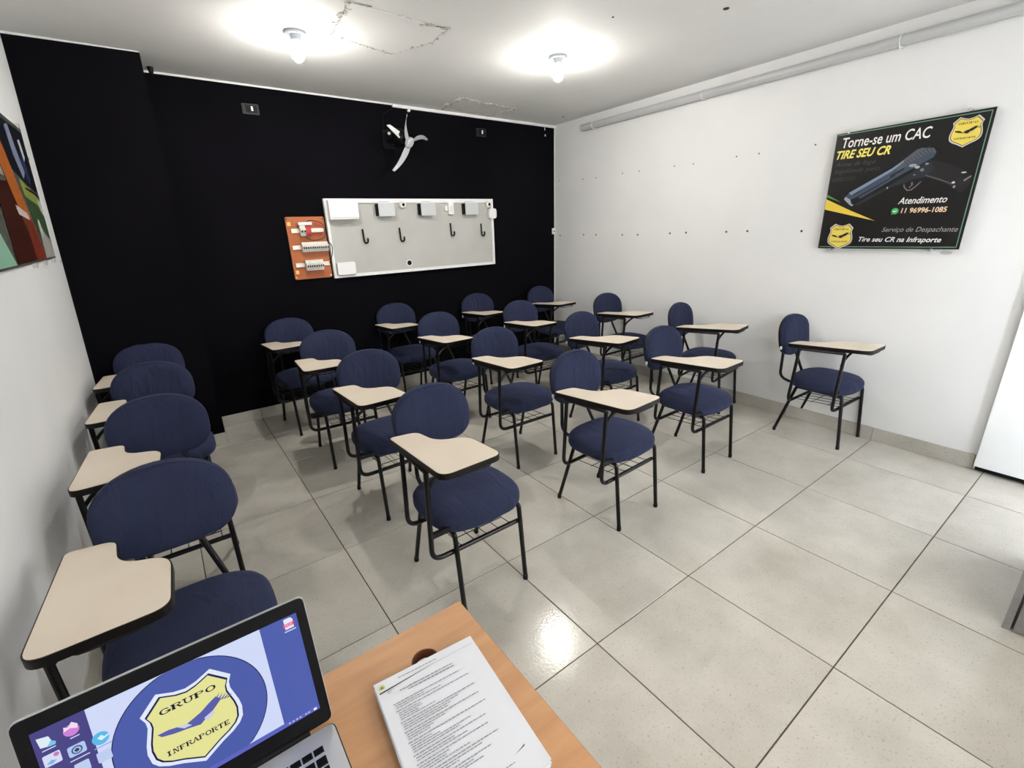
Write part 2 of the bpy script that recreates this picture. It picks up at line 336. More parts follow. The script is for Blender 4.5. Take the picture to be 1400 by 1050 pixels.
# the boxed-out corner of the back wall, painted black too
H1 = zc(-1, YP) - .008
def pier(z0, z1, g, m, name, parent=None):
    xa = lambda z: xp0 + (xp1 - xp0) * z / 2.62
    mb = MB(); mb.add([(-1.62, YP + g, z0), (xa(z0) - g, YP + g, z0), (xa(z0) - g, YB + .1, z0), (-1.62, YB + .1, z0), (-1.62, YP + g, z1), (xa(z1) - g, YP + g, z1), (xa(z1) - g, YB + .1, z1), (-1.62, YB + .1, z1)],
                      [(0, 3, 2, 1), (4, 5, 6, 7), (0, 1, 5, 4), (1, 2, 6, 5), (2, 3, 7, 6), (3, 0, 4, 7)])
    return mb.build(name, m, parent)
pr = pier(0, H, .004, M['wall'], 'wall_back_left'); tag(pr, kind='structure')
tag(pier(.094, H1, 0, M['black'], 'paint_layer', pr), 'matt black paint on the boxed-out corner')
# front wall behind the camera with the open doorway
mb = MB(); mb.box((-1.8, YF - .15, 0), (1.97, YF, H)); mb.box((2.77, YF - .15, 0), (XR + .2, YF, H)); mb.box((1.97, YF - .15, 2.1), (2.77, YF, H))
tag(mb.build('wall_front', M['wall']), kind='structure')
# ceiling, gently sloping
cx0, cx1, cy0, cy1 = -1.8, XR + .2, YF - .2, YB + .2
vv = [(x, y, zc(x, y)) for x, y in ((cx0, cy0), (cx1, cy0), (cx1, cy1), (cx0, cy1))]; vv += [(x, y, z + .15) for x, y, z in vv]
ceiling = wall('ceiling', vv, M['ceil'])
# baseboards of cut tile
def skirting(name, a, b, nrm, cuts, h=.097, t=.010):
    a, b = Vector(a), Vector(b); d = (b - a); L_ = d.length; d.normalize(); nrm = Vector(nrm)
    mb = MB(); q = t * .5
    p = [a, b, b + nrm * q, a + nrm * q]; mb.add([tuple(v) for v in p] + [tuple(v + Vector((0, 0, h - .002))) for v in p], [(0, 1, 2, 3), (4, 5, 6, 7), (0, 1, 5, 4), (1, 2, 6, 5), (2, 3, 7, 6), (3, 0, 4, 7)])
    root = mb.build(name, M['grout']); tag(root, kind='structure')
    c = [0] + [k for k in cuts if 0 < k < L_] + [L_]
    for s0, s1 in zip(c[:-1], c[1:]):
        mb = MB(); p0 = a + d * (s0 + .0015); p1 = a + d * (s1 - .0015); p = [p0, p1, p1 + nrm * t, p0 + nrm * t]
        mb.add([tuple(v + Vector((0, 0, .001))) for v in p] + [tuple(v + Vector((0, 0, h))) for v in p], [(0, 1, 2, 3), (4, 5, 6, 7), (0, 1, 5, 4), (1, 2, 6, 5), (2, 3, 7, 6), (3, 0, 4, 7)])
        mb.build('tile', M['base_tile'], root)
skirting('baseboard_right', (XR, -.545 + .0, 0), (XR, YB, 0), (-1, 0, 0), [.545 + .6 * k for k in range(7)])
skirting('baseboard_back', (xp0 + .012, YB, 0), (XR - .012, YB, 0), (0, -1, 0), [.303 + .6 * k for k in range(7)])
skirting('baseboard_back_left', (-1.585, YP, 0), (xp0 + .01, YP, 0), (0, -1, 0), [.38])
skirting('baseboard_pillar', (xp0, YP, 0), (xp0, YB - .012, 0), (1, 0, 0), [])
skirting('baseboard_left', (XLB, YF, 0), (XLB, YP - .012, 0), (1, 0, 0), [.42 + .6 * k for k in range(8)])
# ceiling repairs: quadrilateral patches with crumbly plaster seams
def patch(corners, seams, seed):
    R = random.Random(seed)
    mb = MB(); n = len(corners); top = [(x, y, zc(x, y) + .002) for x, y in corners]; low = [(x * .985 + sum(c[0] for c in corners) / n * .015, y * .985 + sum(c[1] for c in corners) / n * .015, zc(x, y) - .0035) for x, y in corners]
    mb.add(top + low, [tuple(range(n)), tuple(range(2 * n - 1, n - 1, -1))] + [(i, (i + 1) % n, n + (i + 1) % n, n + i) for i in range(n)])
    root = mb.build('plaster_patch', M['ceil'], ceiling); tag(root, 'repaired patch of ceiling with crumbling edges')
    for a, b, dens in seams:
        mb = MB(); a = Vector(a); b = Vector(b); L_ = (b - a).length; k = int(L_ / .016); pts = []
        for i in range(k + 1):
            p = a + (b - a) * (i / k) + Vector((R.gauss(0, .004), R.gauss(0, .004))); pts.append((p.x, p.y, zc(p.x, p.y) - .002))
        mb.use(M['crack']).tube(pts, [R.uniform(.0008, .0035) * dens for _ in pts], 5)
        for i in range(int(L_ * 42 * dens)):
            p = a + (b - a) * R.random() + Vector((R.gauss(0, .012), R.gauss(0, .012))); s_ = R.uniform(.003, .011) * dens; q = []
            for e in range(6): aa = e * PI / 3 + R.uniform(-.3, .3); q.append((p.x + s_ * R.uniform(.6, 1.3) * math.cos(aa), p.y + s_ * R.uniform(.6, 1.3) * math.sin(aa)))
            z = zc(p.x, p.y); mb.use(M['plaster'] if R.random() < .75 else M['crack']); mb.prism(q, z - .0035 - R.uniform(0, .004), z + .001)
        o = mb.build('crumbled_seam', None, root); o['kind'] = 'stuff'
patch([(.035, 2.23), (-.01, 1.785), (.56, 1.81), (.58, 2.02), (.47, 2.33)], [((.035, 2.23), (-.01, 1.785), 1.4), ((.56, 1.81), (.25, 1.80), .5), ((-.01, 1.785), (.1, 1.77), .8), ((.40, 1.83), (.57, 1.80), 1.5), ((.57, 1.80), (.58, 2.03), .7), ((.58, 2.03), (.44, 2.34), 1.0), ((.44, 2.34), (.035, 2.23), .7), ((.33, 1.82), (.57, 2.02), .3)], 3)
patch([(1.36, 3.38), (1.37, 3.00), (2.01, 3.08), (1.93, 3.38)], [((1.37, 3.38), (1.37, 3.0), 2.2), ((1.37, 3.0), (2.01, 3.08), 1.2), ((2.01, 3.08), (1.93, 3.38), 1.8), ((1.37, 3.38), (1.93, 3.38), 1.2), ((1.62, 3.03), (1.55, 3.38), .7), ((1.82, 3.06), (1.75, 3.38), .7)], 5)
for x, y, r in ((1.724, .798, .016), (2.63, 3.096, .010), (1.27, 1.2, .006)):
    mb = MB(); z = zc(x, y); mb.prism(circle(x, y, r, 14), z - .003, z + .001); mb.build('wall_plug', M['hole'], ceiling)
# drilled holes in the right wall
for y, z in [(3.37, 2.004), (2.996, 1.988), (2.802, 1.986), (2.447, 1.996), (2.24, 1.996), (1.852, 2.001), (1.661, 1.999), (1.277, 2.012), (1.097, 2.012), (.702, 2.021),
             (3.355, 1.408), (2.969, 1.417), (2.78, 1.417), (2.413, 1.417), (2.217, 1.418), (1.844, 1.431), (1.675, 1.437), (1.292, 1.442), (1.112, 1.447), (.702, 1.445)]:
    T = plane_T((XR, y, z), (0, -1, 0), (0, 0, 1)); big = rnd.random(); r = .009 if z < 1.7 else .006
    mb = MB(); mb.use(M['greyp']).prism(circle(0, 0, r * 1.25, 12), -.001, .002, T); mb.use(M['hole']).prism(circle(0, 0, r * .8, 12), 0, .003, T); mb.build('wall_plug', None, wall_right)
T = plane_T((XR, -.146, 1.315), (0, -1, 0), (0, 0, 1)); mb = MB(); mb.prism(circle(0, 0, .030, 20, .012), -.001, .002, T); mb.build('oval_patch', M['pipe'], wall_right)  # flat grey oval below the pistol poster
# white cable trunking along the top of the back wall
mb = MB(); z0, z1 = zc(.92, YB), zc(XR, YB)
mb.add([(.915, YB - .022, z0 - .030), (XR, YB - .022, z1 - .030), (XR, YB - .003, z1 - .030), (.915, YB - .003, z0 - .030), (.915, YB - .022, z0 - .006), (XR, YB - .022, z1 - .006), (XR, YB - .003, z1 - .006), (.915, YB - .003, z0 - .006)],
       [(0, 3, 2, 1), (4, 5, 6, 7), (0, 1, 5, 4), (1, 2, 6, 5), (2, 3, 7, 6), (3, 0, 4, 7)])
t1 = mb.build('trim_1', M['white']); tag(t1, kind='structure')
mb = MB(); mb.lathe([(.014, 0), (.014, .016), (.008, .022)], 14, plane_T((1.064, YB - .014, 2.552), (1, 0, 0), (0, 0, 1))); mb.build('end_cap', M['white'], t1, True)
# white door leaf folded back against the right wall, with a shadow gap under it
mb = MB(); mb.box((2.79, -1.36, .036), (2.822, -.553, 2.12)); d1 = mb.build('door_1', M['door']); tag(d1, kind='structure')
mb = MB(); mb.box((2.786, -1.30, .95), (2.792, -1.25, 1.12)); 
mb.tube([(2.788, -1.275, 1.06), (2.74, -1.275, 1.06), (2.735, -1.18, 1.06)], .009, 10); mb.build('door_handle', M['alu'], d1, True)
mb = MB(); mb.box((2.795, -1.35, .012), (2.818, -.56, .036)); mb.build('gap_shade', M['blackp'], d1)  # black strip put in for the shade under the leaf

# ================================================================ THE TABLET-ARM CHAIRS
def sgn(v): return -1 if v < 0 else 1
def se_pt(a, n):
    c, s = math.cos(a), math.sin(a)
    if n == 2.4: n = 2.25 if s > 0 else 3.1      # backrest: domed top, fuller lower corners
    return sgn(c) * abs(c) ** (2 / n), sgn(s) * abs(s) ** (2 / n)
def pad(hw, hh, n, rings, fn, seg=44):
    """cushion: rings of (scale, depth) mapped by fn(u, v, depth, scale)"""
    vs = []; fs = []
    for sc_, dp in rings:
        for k in range(seg): cx, cy = se_pt(2 * PI * k / seg, n); vs.append(fn(cx * sc_ * hw, cy * sc_ * hh, dp, sc_))
    R_ = len(rings)
    for i in range(R_ - 1):
        for k in range(seg): fs.append((i * seg + k, i * seg + (k + 1) % seg, (i + 1) * seg + (k + 1) % seg, (i + 1) * seg + k))
    fs += [tuple(range(seg - 1, -1, -1)), tuple((R_ - 1) * seg + k for k in range(seg))]
    mb = MB(); mb.add(vs, fs); return mb
DY = -.15                                                     # fitted coordinates -> origin under the seat
def build_chair():
    t = thing('tablet_chair', (0, 0, 0), 'x', 'chair', 'navy tablet-arm chairs of the classroom')
    # seat cushion under a loose navy cover
    R2 = random.Random(4)
    def seat_fn(u, v, d, s_):
        drop = .010 * (v / .2) ** 2 * (1 if v < 0 else .35) + .006 * (u / .226) ** 2
        wr = .0022 * math.sin(38 * u + 3 * v) * (max(0, -v) / .2) ** 2 if s_ > .8 else .001 * math.sin(25 * u + 17 * v)
        return (u, .143 + DY + v - (.004 if s_ > .97 and v < 0 else 0), d - drop + wr)
    rings = [(.92, .390), (.975, .394), (.997, .405), (1.0, .422), (.99, .438), (.965, .449), (.92, .457), (.82, .464), (.6, .468), (.35, .469), (.1, .469)]
    seat = pad(.222, .200, 3.0, rings, seat_fn).build('seat', M['fabric'], t, True, 60)
    pad(.212, .190, 3.0, [(.9, .388), (1, .390), (1, .399), (.9, .401)], lambda u, v, d, s_: (u, .143 + DY + v, d)).build('seat_pan', M['shell'], seat, True)
    # seam of the cover around the seat edge
    mb = MB(); mb.tube([seat_fn(*(lambda c: (c[0] * .222 * .993, c[1] * .200 * .993))(se_pt(2 * PI * k / 44, 3.0)), .4365, .9) for k in range(44)], .0016, 5, True); mb.build('seam', M['fabric'], seat, True)
    # backrest
    def back_fn(u, v, d, s_):
        z = .717 + v; y = .430 + DY + .163 * (v + .026) - d - .16 * u * u / .39 + .002 * math.sin(30 * u + 9 * v) * (s_ > .3)
        return (u, y, z)
    rings = [(.93, -.004), (.985, -.001), (1.0, .008), (.99, .018), (.96, .027), (.90, .033), (.75, .037), (.5, .038), (.2, .038)]
    back = pad(.197, .146, 2.4, rings, back_fn).build('backrest', M['fabric'], t, True, 60)
    pad(.197, .146, 2.4, [(.35, -.030), (.8, -.026), (.95, -.018), (.99, -.006), (.985, .0), (.9, .0)], back_fn).build('back_shell', M['shell'], back, True, 60)
    mb = MB(); mb.tube([back_fn(*(lambda c: (c[0] * .195 * .975, c[1] * .146 * .975))(se_pt(2 * PI * k / 44, 2.4)), .026, .2) for k in range(44)], .0018, 5, True); mb.build('seam', M['fabric'], back, True)
    mb = MB(); T = Matrix.Translation((-.1945, .402 + DY, .645)); mb.box((-.002, -.004, -.012), (.002, .010, .010), T); mb.build('tag', M['tagw'], back)
    # side frames: legs and seat rails
    for sx in (-1, 1):
        f0 = (sx * .165, -.065 + DY, .012); f1 = (sx * .165, -.032 + DY, .345); r0 = (sx * .176, .37 + DY, .012); r1 = (sx * .166, .275 + DY, .345)
        lf = MB().tube([f0, f1], .0108, 10).build('leg', M['frame'], t, True)
        lr = MB().tube([r0, r1], .0108, 10).build('leg', M['frame'], t, True)
        for l_, p in ((lf, f0), (lr, r0)):
            MB().lathe([(.0118, 0), (.0122, .010), (.0116, .022), (.011, .024)], 12, Matrix.Translation((p[0], p[1], .0))).build('foot_cap', M['shell'], l_, True)
        pts = bend([f1, (sx * .165, -.028 + DY, .377), (sx * .166, .266 + DY, .377), r1], .03)
        MB().tube(pts, .0108, 10).build('seat_rail', M['frame'], t, True)
    # front and rear crossbars that run on and turn up to carry the tablet
    zt = lambda y: .718 - .0867 * (y - .15)                    # tablet top height in fitted y
    p = bend([(.165, -.018 + DY, .292), (-.268, -.018 + DY, .292), (-.264, -.03 + DY, zt(-.03) - .034)], .055, 7)
    MB().tube(p, .0105, 10).build('tablet_post', M['frame'], t, True)
    p = bend([(.172, .284 + DY, .272), (-.232, .284 + DY, .272), (-.232, .262 + DY, zt(.26) - .034)], .055, 7)
    MB().tube(p, .0105, 10).build('tablet_post', M['frame'], t, True)
    mb = MB(); mb.box((-.262, -.02 + DY, .392), (-.158, -.004 + DY, .414)); mb.build('post_bracket', M['frame'], t)
    # backrest supports
    p = bend([(-.102, .428 + DY, .64), (-.102, .424 + DY, .40), (-.10, .33 + DY, .376), (-.10, .2 + DY, .379)], .05, 6)
    MB().tube(p, .0100, 10).build('back_support', M['frame'], t, True)
    p = bend([(.050, .430 + DY, .62), (.112, .362 + DY, .405), (.112, .30 + DY, .377), (.112, .2 + DY, .379)], .03, 5)
    MB().tube(p, .0100, 10).build('back_support', M['frame'], t, True)
    # wire book basket between the crossbars
    bk = MB(); bk.tube([(-.13, .06 + DY, .284), (.13, .06 + DY, .284)], .0022, 5); bk = bk.build('basket', M['frame'], t, True)
    for x in (-.125, -.0625, 0, .0625, .125):
        MB().tube([(x, -.018 + DY, .302), (x, .0 + DY, .292), (x, .26 + DY, .274), (x, .284 + DY, .282)], .0022, 5).build('wire', M['frame'], bk, True)
    MB().tube([(-.13, .17 + DY, .276), (.13, .17 + DY, .276)], .0022, 5).build('wire', M['frame'], bk, True)
    # writing tablet: cream laminate with a black edge band
    out = [(-.252, .345), (-.128, .318), (-.118, .150), (.003, .098), (-.004, -.166), (-.270, -.170)]; rr = [.030, .040, .075, .085, .045, .055]
    def ty(poly, z0, z1, sc_=1.0):
        n = len(poly); mb = MB(); 
        a2 = sum(poly[i][0] * poly[(i + 1) % n][1] - poly[(i + 1) % n][0] * poly[i][1] for i in range(n))
        if a2 < 0: poly = poly[::-1]
        mb.add([(x, y + DY, zt(y) + z0) for x, y in poly] + [(x, y + DY, zt(y) + z1) for x, y in poly],
               [tuple(range(n - 1, -1, -1)), tuple(range(n, 2 * n))] + [(i, (i + 1) % n, n + (i + 1) % n, n + i) for i in range(n)]); return mb
    def inset(poly, d):
        n = len(poly); res = []; a2 = sum(poly[i][0] * poly[(i + 1) % n][1] - poly[(i + 1) % n][0] * poly[i][1] for i in range(n)); sg = 1 if a2 > 0 else -1
        for i in range(n):
            a, b, c = Vector(poly[i - 1]), Vector(poly[i]), Vector(poly[(i + 1) % n]); tt = ((b - a).normalized() + (c - b).normalized())
            tt = tt.normalized() if tt.length > 1e-6 else (c - a).normalized(); nn = Vector((-tt.y, tt.x)) * sg; q = b + nn * d; res.append((q.x, q.y))
        return res
    P0 = round_poly(out, rr, 7)
    top = ty(inset(P0, .0035), -.020, 0).build('tablet', M['lam'], t, True, 30)
    ty(P0, -.0245, -.0012).build('edge_band', M['edge'], top, True, 30)
    ty(inset(P0, .03), -.028, -.0235).build('underside', M['shell'], top)
    # support under the tablet
    p = [(-.264, -.03 + DY, zt(-.03) - .034), (-.240, .262 + DY, zt(.262) - .034)]
    MB().tube(p, .0095, 8).build('tablet_rail', M['frame'], t, True)
    p = bend([(-.262, -.02 + DY, .615), (-.225, -.022 + DY, .66), (-.13, -.03 + DY, zt(-.03) - .032), (-.06, -.03 + DY, zt(-.03) - .031)], .04, 4)
    MB().tube(p, .008, 8).build('tablet_brace', M['frame'], t, True)
    p = bend([(-.20, -.05 + DY, zt(-.05) - .026), (-.20, -.148 + DY, zt(-.148) - .040), (-.04, -.148 + DY, zt(-.148) - .040), (-.04, -.02 + DY, zt(-.02) - .026)], .03, 4)
    MB().tube(p, .003, 6).build('wire_rest', M['dgrey'], t, True)
    return t
def copy_tree(o, parent=None):
    c = o.copy(); COL.objects.link(c); c.parent = parent
    for ch in o.children: copy_tree(ch, c)
    return c
proto = build_chair()
C1 = 'left wall column'; C2 = 'second column from left'; C3 = 'middle column'; C4 = 'fourth column from left'; C5 = 'right wall column'
POS = [
 (-1.209, .394, .011, 'navy tablet-arm chair right behind the laptop, front of the ' + C1),
 (-1.216, 1.235, .006, 'navy tablet-arm chair second from the laptop in the ' + C1),
 (-1.230, 1.986, .005, 'navy tablet-arm chair third from the laptop in the ' + C1),
 (-1.246, 2.640, .006, 'navy tablet-arm chair touching the black pillar, last of the ' + C1),
 (-.166, .519, .012, 'navy tablet-arm chair nearest the wooden desk corner, front of the ' + C2),
 (-.156, 1.368, .013, 'navy tablet-arm chair in second row of the ' + C2),
 (-.205, 2.154, -.064, 'navy tablet-arm chair in third row of the ' + C2 + ', below the orange board'),
 (-.258, 2.915, .052, 'navy tablet-arm chair against the black wall, last of the ' + C2),
 (.772, .501, .051, 'navy tablet-arm chair with a metal clamp on its bar, front of the ' + C3),
 (.768, 1.363, -.015, 'navy tablet-arm chair in second row of the ' + C3),
 (.782, 2.217, .017, 'navy tablet-arm chair in third row of the ' + C3),
 (.702, 2.975, -.023, 'navy tablet-arm chair against the black wall under the grey board, last of the ' + C3),
 (1.653, .560, .019, 'navy tablet-arm chair at the front of the ' + C4),
 (1.673, 1.358, .075, 'navy tablet-arm chair in second row of the ' + C4),
 (1.632, 2.197, -.038, 'navy tablet-arm chair in third row of the ' + C4),
 (1.616, 2.930, -.029, 'navy tablet-arm chair against the black wall, last of the ' + C4),
 (2.560, .142, -.032, 'navy tablet-arm chair below the pistol poster, front of the ' + C5),
 (2.500, 1.053, .145, 'navy tablet-arm chair turned slightly, second of the ' + C5),
 (2.500, 1.916, .015, 'navy tablet-arm chair third of the ' + C5),
 (2.480, 2.864, .062, 'navy tablet-arm chair in the far right corner of the room')]
POS[16] = (2.652, .150, -.032, POS[16][3]); POS[17] = (2.61, 1.053, .145, POS[17][3]); POS[18] = (2.565, 1.916, .015, POS[18][3])
for i, (x, y, a, lb) in enumerate(POS):
    c = proto if i == 0 else copy_tree(proto)
    c.location = (x, y + .15, 0); c.rotation_euler = (0, 0, a)
    # fitted poses turn about the old origin, 0.15 m nearer the camera
    c.location = (x - math.sin(a) * .15, y + math.cos(a) * .15, 0); c['label'] = lb

# ================================================================ CEILING LAMPS
for x, y, lb in ((-.149, 2.302, 'bare lit bulb in white ceiling socket, left one beside the cracked patch'), (1.419, 1.821, 'bare lit bulb in white ceiling socket, right one nearer the white wall')):
    z = zc(x, y); t = thing('ceiling_lamp', (x, y, z), lb, 'lamp', 'bare bulbs on the ceiling'); T = Matrix.Translation((x, y, z))
    MB().lathe([(.058, 0), (.060, -.006), (.057, -.013), (.050, -.016), (.046, -.012), (.030, -.012), (.026, -.040), (.0235, -.042)], 32, T).build('socket', M['greyp'], t, True)
    MB().lathe([(.0135, -.040), (.0140, -.052), (.0150, -.056)], 24, T).build('bulb_neck', M['white'], t, True)
    MB().lathe([(.0150, -.056), (.022, -.064), (.029, -.080), (.0340, -.098), (.0362, -.112), (.0362, -.116)], 24, T).build('bulb_base', M['bulb_base'], t, True)
    MB().lathe([(.0340, -.1160), (.0325, -.122), (.0280, -.131), (.021, -.139), (.011, -.146), (.003, -.148)], 24, T).build('bulb', M['bulb'], t, True)

# ================================================================ THE CONDUIT PIPE on the right wall
a = Vector((XR - .037, 2.99, 2.474)); b = Vector((XR - .037, YF + .02, 2.474 + .0188 * (2.99 - YF)))
t = thing('conduit_pipe', tuple((a + b) / 2), 'long grey plastic pipe running below the ceiling on the white wall', 'pipe')
MB().tube([a, b], .031, 18).build('pipe', M['pipe'], t, True)
for y in (2.82, 1.6, .3):
    z = 2.474 + .0188 * (2.99 - y); mb = MB(); r = .0335
    mb.tube([(XR - .037 + r * math.cos(q), y, z + r * math.sin(q)) for q in [PI * .5 + PI * k / 8 for k in range(9)]], .0035, 6)
    mb.box((XR - .041, y - .007, z + .030), (XR - .001, y + .007, z + .037)); mb.box((XR - .041, y - .007, z - .037), (XR - .001, y + .007, z - .030)); mb.build('clamp', M['white'], t)

# ================================================================ WALL FAN
hub = Vector((.933, 3.2, 2.252)); ax = Vector((.485, -.697, -.528)).normalized(); e1 = Vector((-.481, -.716, .503)); e1 = (e1 - ax * e1.dot(ax)).normalized()
e2 = ax.cross(e1); 
if e2.dot(Vector((.73, -.012, .682))) < 0: e2 = -e2
TF = Matrix((e1, e2, ax)).transposed().to_4x4(); TF.translation = hub
t = thing('wall_fan', (.86, YB - .004, 2.30), 'wall fan with three curved grey blades and black motor on the black wall', 'fan')
Tm = TF.copy()
MB().lathe([(.012, -.17), (.045, -.16), (.058, -.13), (.060, -.08), (.050, -.045), (.018, -.035), (.012, .0)], 24, TF).build('motor', M['blackp'], t, True)
mot = t.children[0]
MB().lathe([(.040, -.018), (.045, -.010), (.045, .008), (.036, .018), (.015, .022)], 24, TF).build('hub', M['greyp'], t, True)
sgn_ = 1
for k in range(3):
    A0 = k * 2 * PI / 3
    mb = MB(); L_ = 12; left = []; right = []
    for i in range(L_ + 1):
        s_ = i / L_; r = .035 + .24 * s_; ang = A0 - .36 * s_ ** 1.4 * (-1) ; wd = .011 + .017 * math.sin(min(1, .12 + s_ * 1.0) ** .75 * PI)
        if i == L_: wd = .006
        c, s2 = math.cos(ang - .17), math.sin(ang - .17); px, py = r * c, r * s2; tw = .022 * (1 - .4 * s_)
        left.append((px - s2 * wd, py + c * wd, -tw * .5)); right.append((px + s2 * wd, py - c * wd, tw * .5))
    vs = []; fs = []
    for l_, r_ in zip(left, right): vs += [l_, r_, (l_[0], l_[1], l_[2] - .003), (r_[0], r_[1], r_[2] - .003)]
    for i in range(L_):
        b0 = i * 4; b1 = b0 + 4; fs += [(b0, b0 + 1, b1 + 1, b1), (b0 + 2, b1 + 2, b1 + 3, b0 + 3), (b0, b1, b1 + 2, b0 + 2), (b0 + 1, b0 + 3, b1 + 3, b1 + 1)]
    fs += [(0, 2, 3, 1), (L_ * 4, L_ * 4 + 1, L_ * 4 + 3, L_ * 4 + 2)]
    mb.add(vs, fs, TF); mb.build('blade', M['greyp'], t, True)
mc = TF @ Vector((0, 0, -.13))
mb = MB(); mb.prism(rrect(-.055, -.075, .055, .075, .02), 0, .02, plane_T((.84, YB - .004, 2.30), (1, 0, 0), (0, 0, 1))); mb.build('wall_plate', M['blackp'], t)
MB().tube([(.84, YB - .02, 2.29), (.84, YB - .08, 2.285), tuple(mc)], .016, 10).build('arm', M['blackp'], t, True)
mb = MB(); Tb = plane_T(mc + Vector((-.045, -.05, .02)), (.62, -.35, -.70), (.55, .0, .5)); mb.prism([(-.075, -.016), (.060, -.022), (.072, .012), (.05, .028), (-.06, .008)], 0, .006, Tb); mb.build('bracket', M['white'], t)
mb = MB(); mb.prism(circle(-.02, -.055, .012, 12), 0, .006, Tb); mb.build('knob', M['greyp'], t)
MB().tube(bend([(.80, YB - .02, 2.36), (.81, YB - .02, 2.50), (.915, YB - .02, 2.555)], .03), .003, 6).build('cable', M['blackp'], t, True)

# ================================================================ ELECTRICAL TRAINING BOARDS on the black wall
def wallbox(mb, x0, z0, x1, z1, y0, y1, r=0): 
    T = plane_T((0, y1, 0), (1, 0, 0), (0, 0, 1))          # local z -> -y
    mb.prism(rrect(x0, z0, x1, z1, r) if r else [(x0, z0), (x1, z0), (x1, z1), (x0, z1)], 0, y1 - y0, T)
YW = YB - .004
t = thing('training_board', (1.06, YW, 1.48), 'long grey framed wiring board with boxes and black hooks on the black wall', 'board')
BX0, BX1, BZ0, BZ1 = .193, 1.930, 1.146, 1.810
mb = MB(); wallbox(mb, BX0 + .01, BZ0 + .01, BX1 - .01, BZ1 - .01, 3.428, YW); mb.build('panel', M['greyb'], t)
for nm, q in (('top', (BX0, BZ1 - .036, BX1, BZ1)), ('bottom', (BX0, BZ0, BX1, BZ0 + .026)), ('left', (BX0, BZ0 + .026, BX0 + .022, BZ1 - .036)), ('right', (BX1 - .026, BZ0 + .026, BX1, BZ1 - .036))):
    mb = MB(); wallbox(mb, *q, 3.415, YW); mb.build('frame_rail', M['white'], t)
YP2 = 3.428
def bx(name, q, y0, m, parent, r=.004, y1=YP2):
    mb = MB(); wallbox(mb, q[0], q[1], q[2], q[3], y0, y1, r); return mb.build(name, m, parent)
o = bx('breaker_cabinet', (.212, 1.640, .458, 1.795), 3.355, M['white'], t); bx('cabinet_lid', (.210, 1.655, .460, 1.797), 3.348, M['white'], o, .004, 3.354)
for x in (.655, 1.075, 1.565):
    o = bx('junction_box', (x, 1.655, x + .145, 1.768), 3.375, M['greyp'], t); bx('cover', (x - .003, 1.659, x + .148, 1.772), 3.366, M['greyp'], o, .006, 3.374)
    bx('name_strip', (x + .02, 1.780, x + .12, 1.789), 3.4135, M['greyp'], t, 0, 3.415)
    bx('side_panel', (x - .012, 1.663, x - .001, 1.765), 3.378, M['blackp'], o)
for x in (.905, 1.868):
    T = plane_T((x, 3.415, 1.757), (1, 0, 0), (0, 0, 1)); o = MB().lathe([(.033, -.012), (.034, 0), (.030, .018), (.018, .026)], 20, T).build('ceiling_socket', M['ivory'], t, True)
    MB().lathe([(.015, .018), (.014, .0275), (.002, .028)], 16, T).build('opening', M['blackp'], o, True)
bx('switch', (1.385, 1.665, 1.442, 1.775), 3.395, M['white'], t); bx('switch', (1.352, 1.70, 1.380, 1.745), 3.408, M['white'], t)
bx('rocker', (1.400, 1.695, 1.426, 1.745), 3.390, M['ivory'], t, .004, 3.394)
bx('siren', (1.855, 1.616, 1.948, 1.716), 3.380, M['white'], t, .030, 3.414)
bx('doorbell_box', (.222, 1.172, .382, 1.278), 3.385, M['white'], t, .010); bx('doorbell_base', (.225, 1.168, .379, 1.177), 3.39, M['blackp'], t, 0)
for x, z in ((.497, 1.430), (.852, 1.430), (1.403, 1.458), (1.768, 1.445)):
    h = .125
    p = [(x, 3.415, z + h), (x + .003, 3.412, z + .03)] + [(x + .003 + .018 - .018 * math.cos(q), 3.411, z + .02 - .018 * math.sin(q)) for q in [PI * k / 6 for k in range(7)]] + [(x + .039, 3.411, z + .045)]
    MB().tube(p, .0075, 8).build('hook', M['blackp'], t, True)
T = plane_T((.925, YP2, 1.229), (1, 0, 0), (0, 0, 1)); MB().lathe([(.030, 0), (.030, .003), (.024, .004)], 24, T).build('hole_ring', M['white'], t, True); MB().lathe([(.0235, .001), (.0235, .0045), (.002, .0047)], 24, T).build('cable_hole', M['blackp'], t, True)

t = thing('breaker_board', (.025, YW, 1.415), 'orange wooden board with three rows of circuit breakers, left of the grey board', 'board')
mb = MB(); wallbox(mb, -.133, 1.160, .178, 1.668, 3.435, YW, .016); mb.build('backing', M['orange'], t)
mb = MB(); T = plane_T((0, 3.4345, 0), (1, 0, 0), (0, 0, 1)); YO = 3.4345
for (x0, x1, z) in ((-.100, .155, 1.558), (-.112, .172, 1.424), (-.110, .170, 1.280)):
    mb = MB(); wallbox(mb, x0, z - .017, x1, z + .017, 3.428, 3.4345, .008); wallbox(mb, x0, z - .017, x1, z - .012, 3.424, 3.4345); wallbox(mb, x0, z + .012, x1, z + .017, 3.424, 3.4345)
    mb.build('din_rail', M['steel'], t)
def breaker(x0, x1, z0, z1, m, tog=True, d=.06):
    o = bx('breaker', (x0, z0, x1 - .001, z1), 3.424 - d * .6, m, t, 0, 3.424)
    zm = (z0 + z1) / 2; bx('breaker_face', (x0 + .001, zm - .019, x1 - .002, zm + .019), 3.424 - d, m, o, 0, 3.424 - d * .6)
    if tog: bx('toggle', (x0 + .004, zm - .014, x1 - .005, zm + .002), 3.424 - d - .006, M['blackp'], o, 0, 3.424 - d)
bx('label_plate', (-.048, 1.602, .060, 1.624), 3.38, M['white'], t)
for k in range(2): breaker(-.040 + k * .022, -.018 + k * .022, 1.516, 1.600, M['ivory'])
breaker(.006, .030, 1.520, 1.592, M['red'], False); breaker(.031, .050, 1.520, 1.592, M['red'], False, .04)
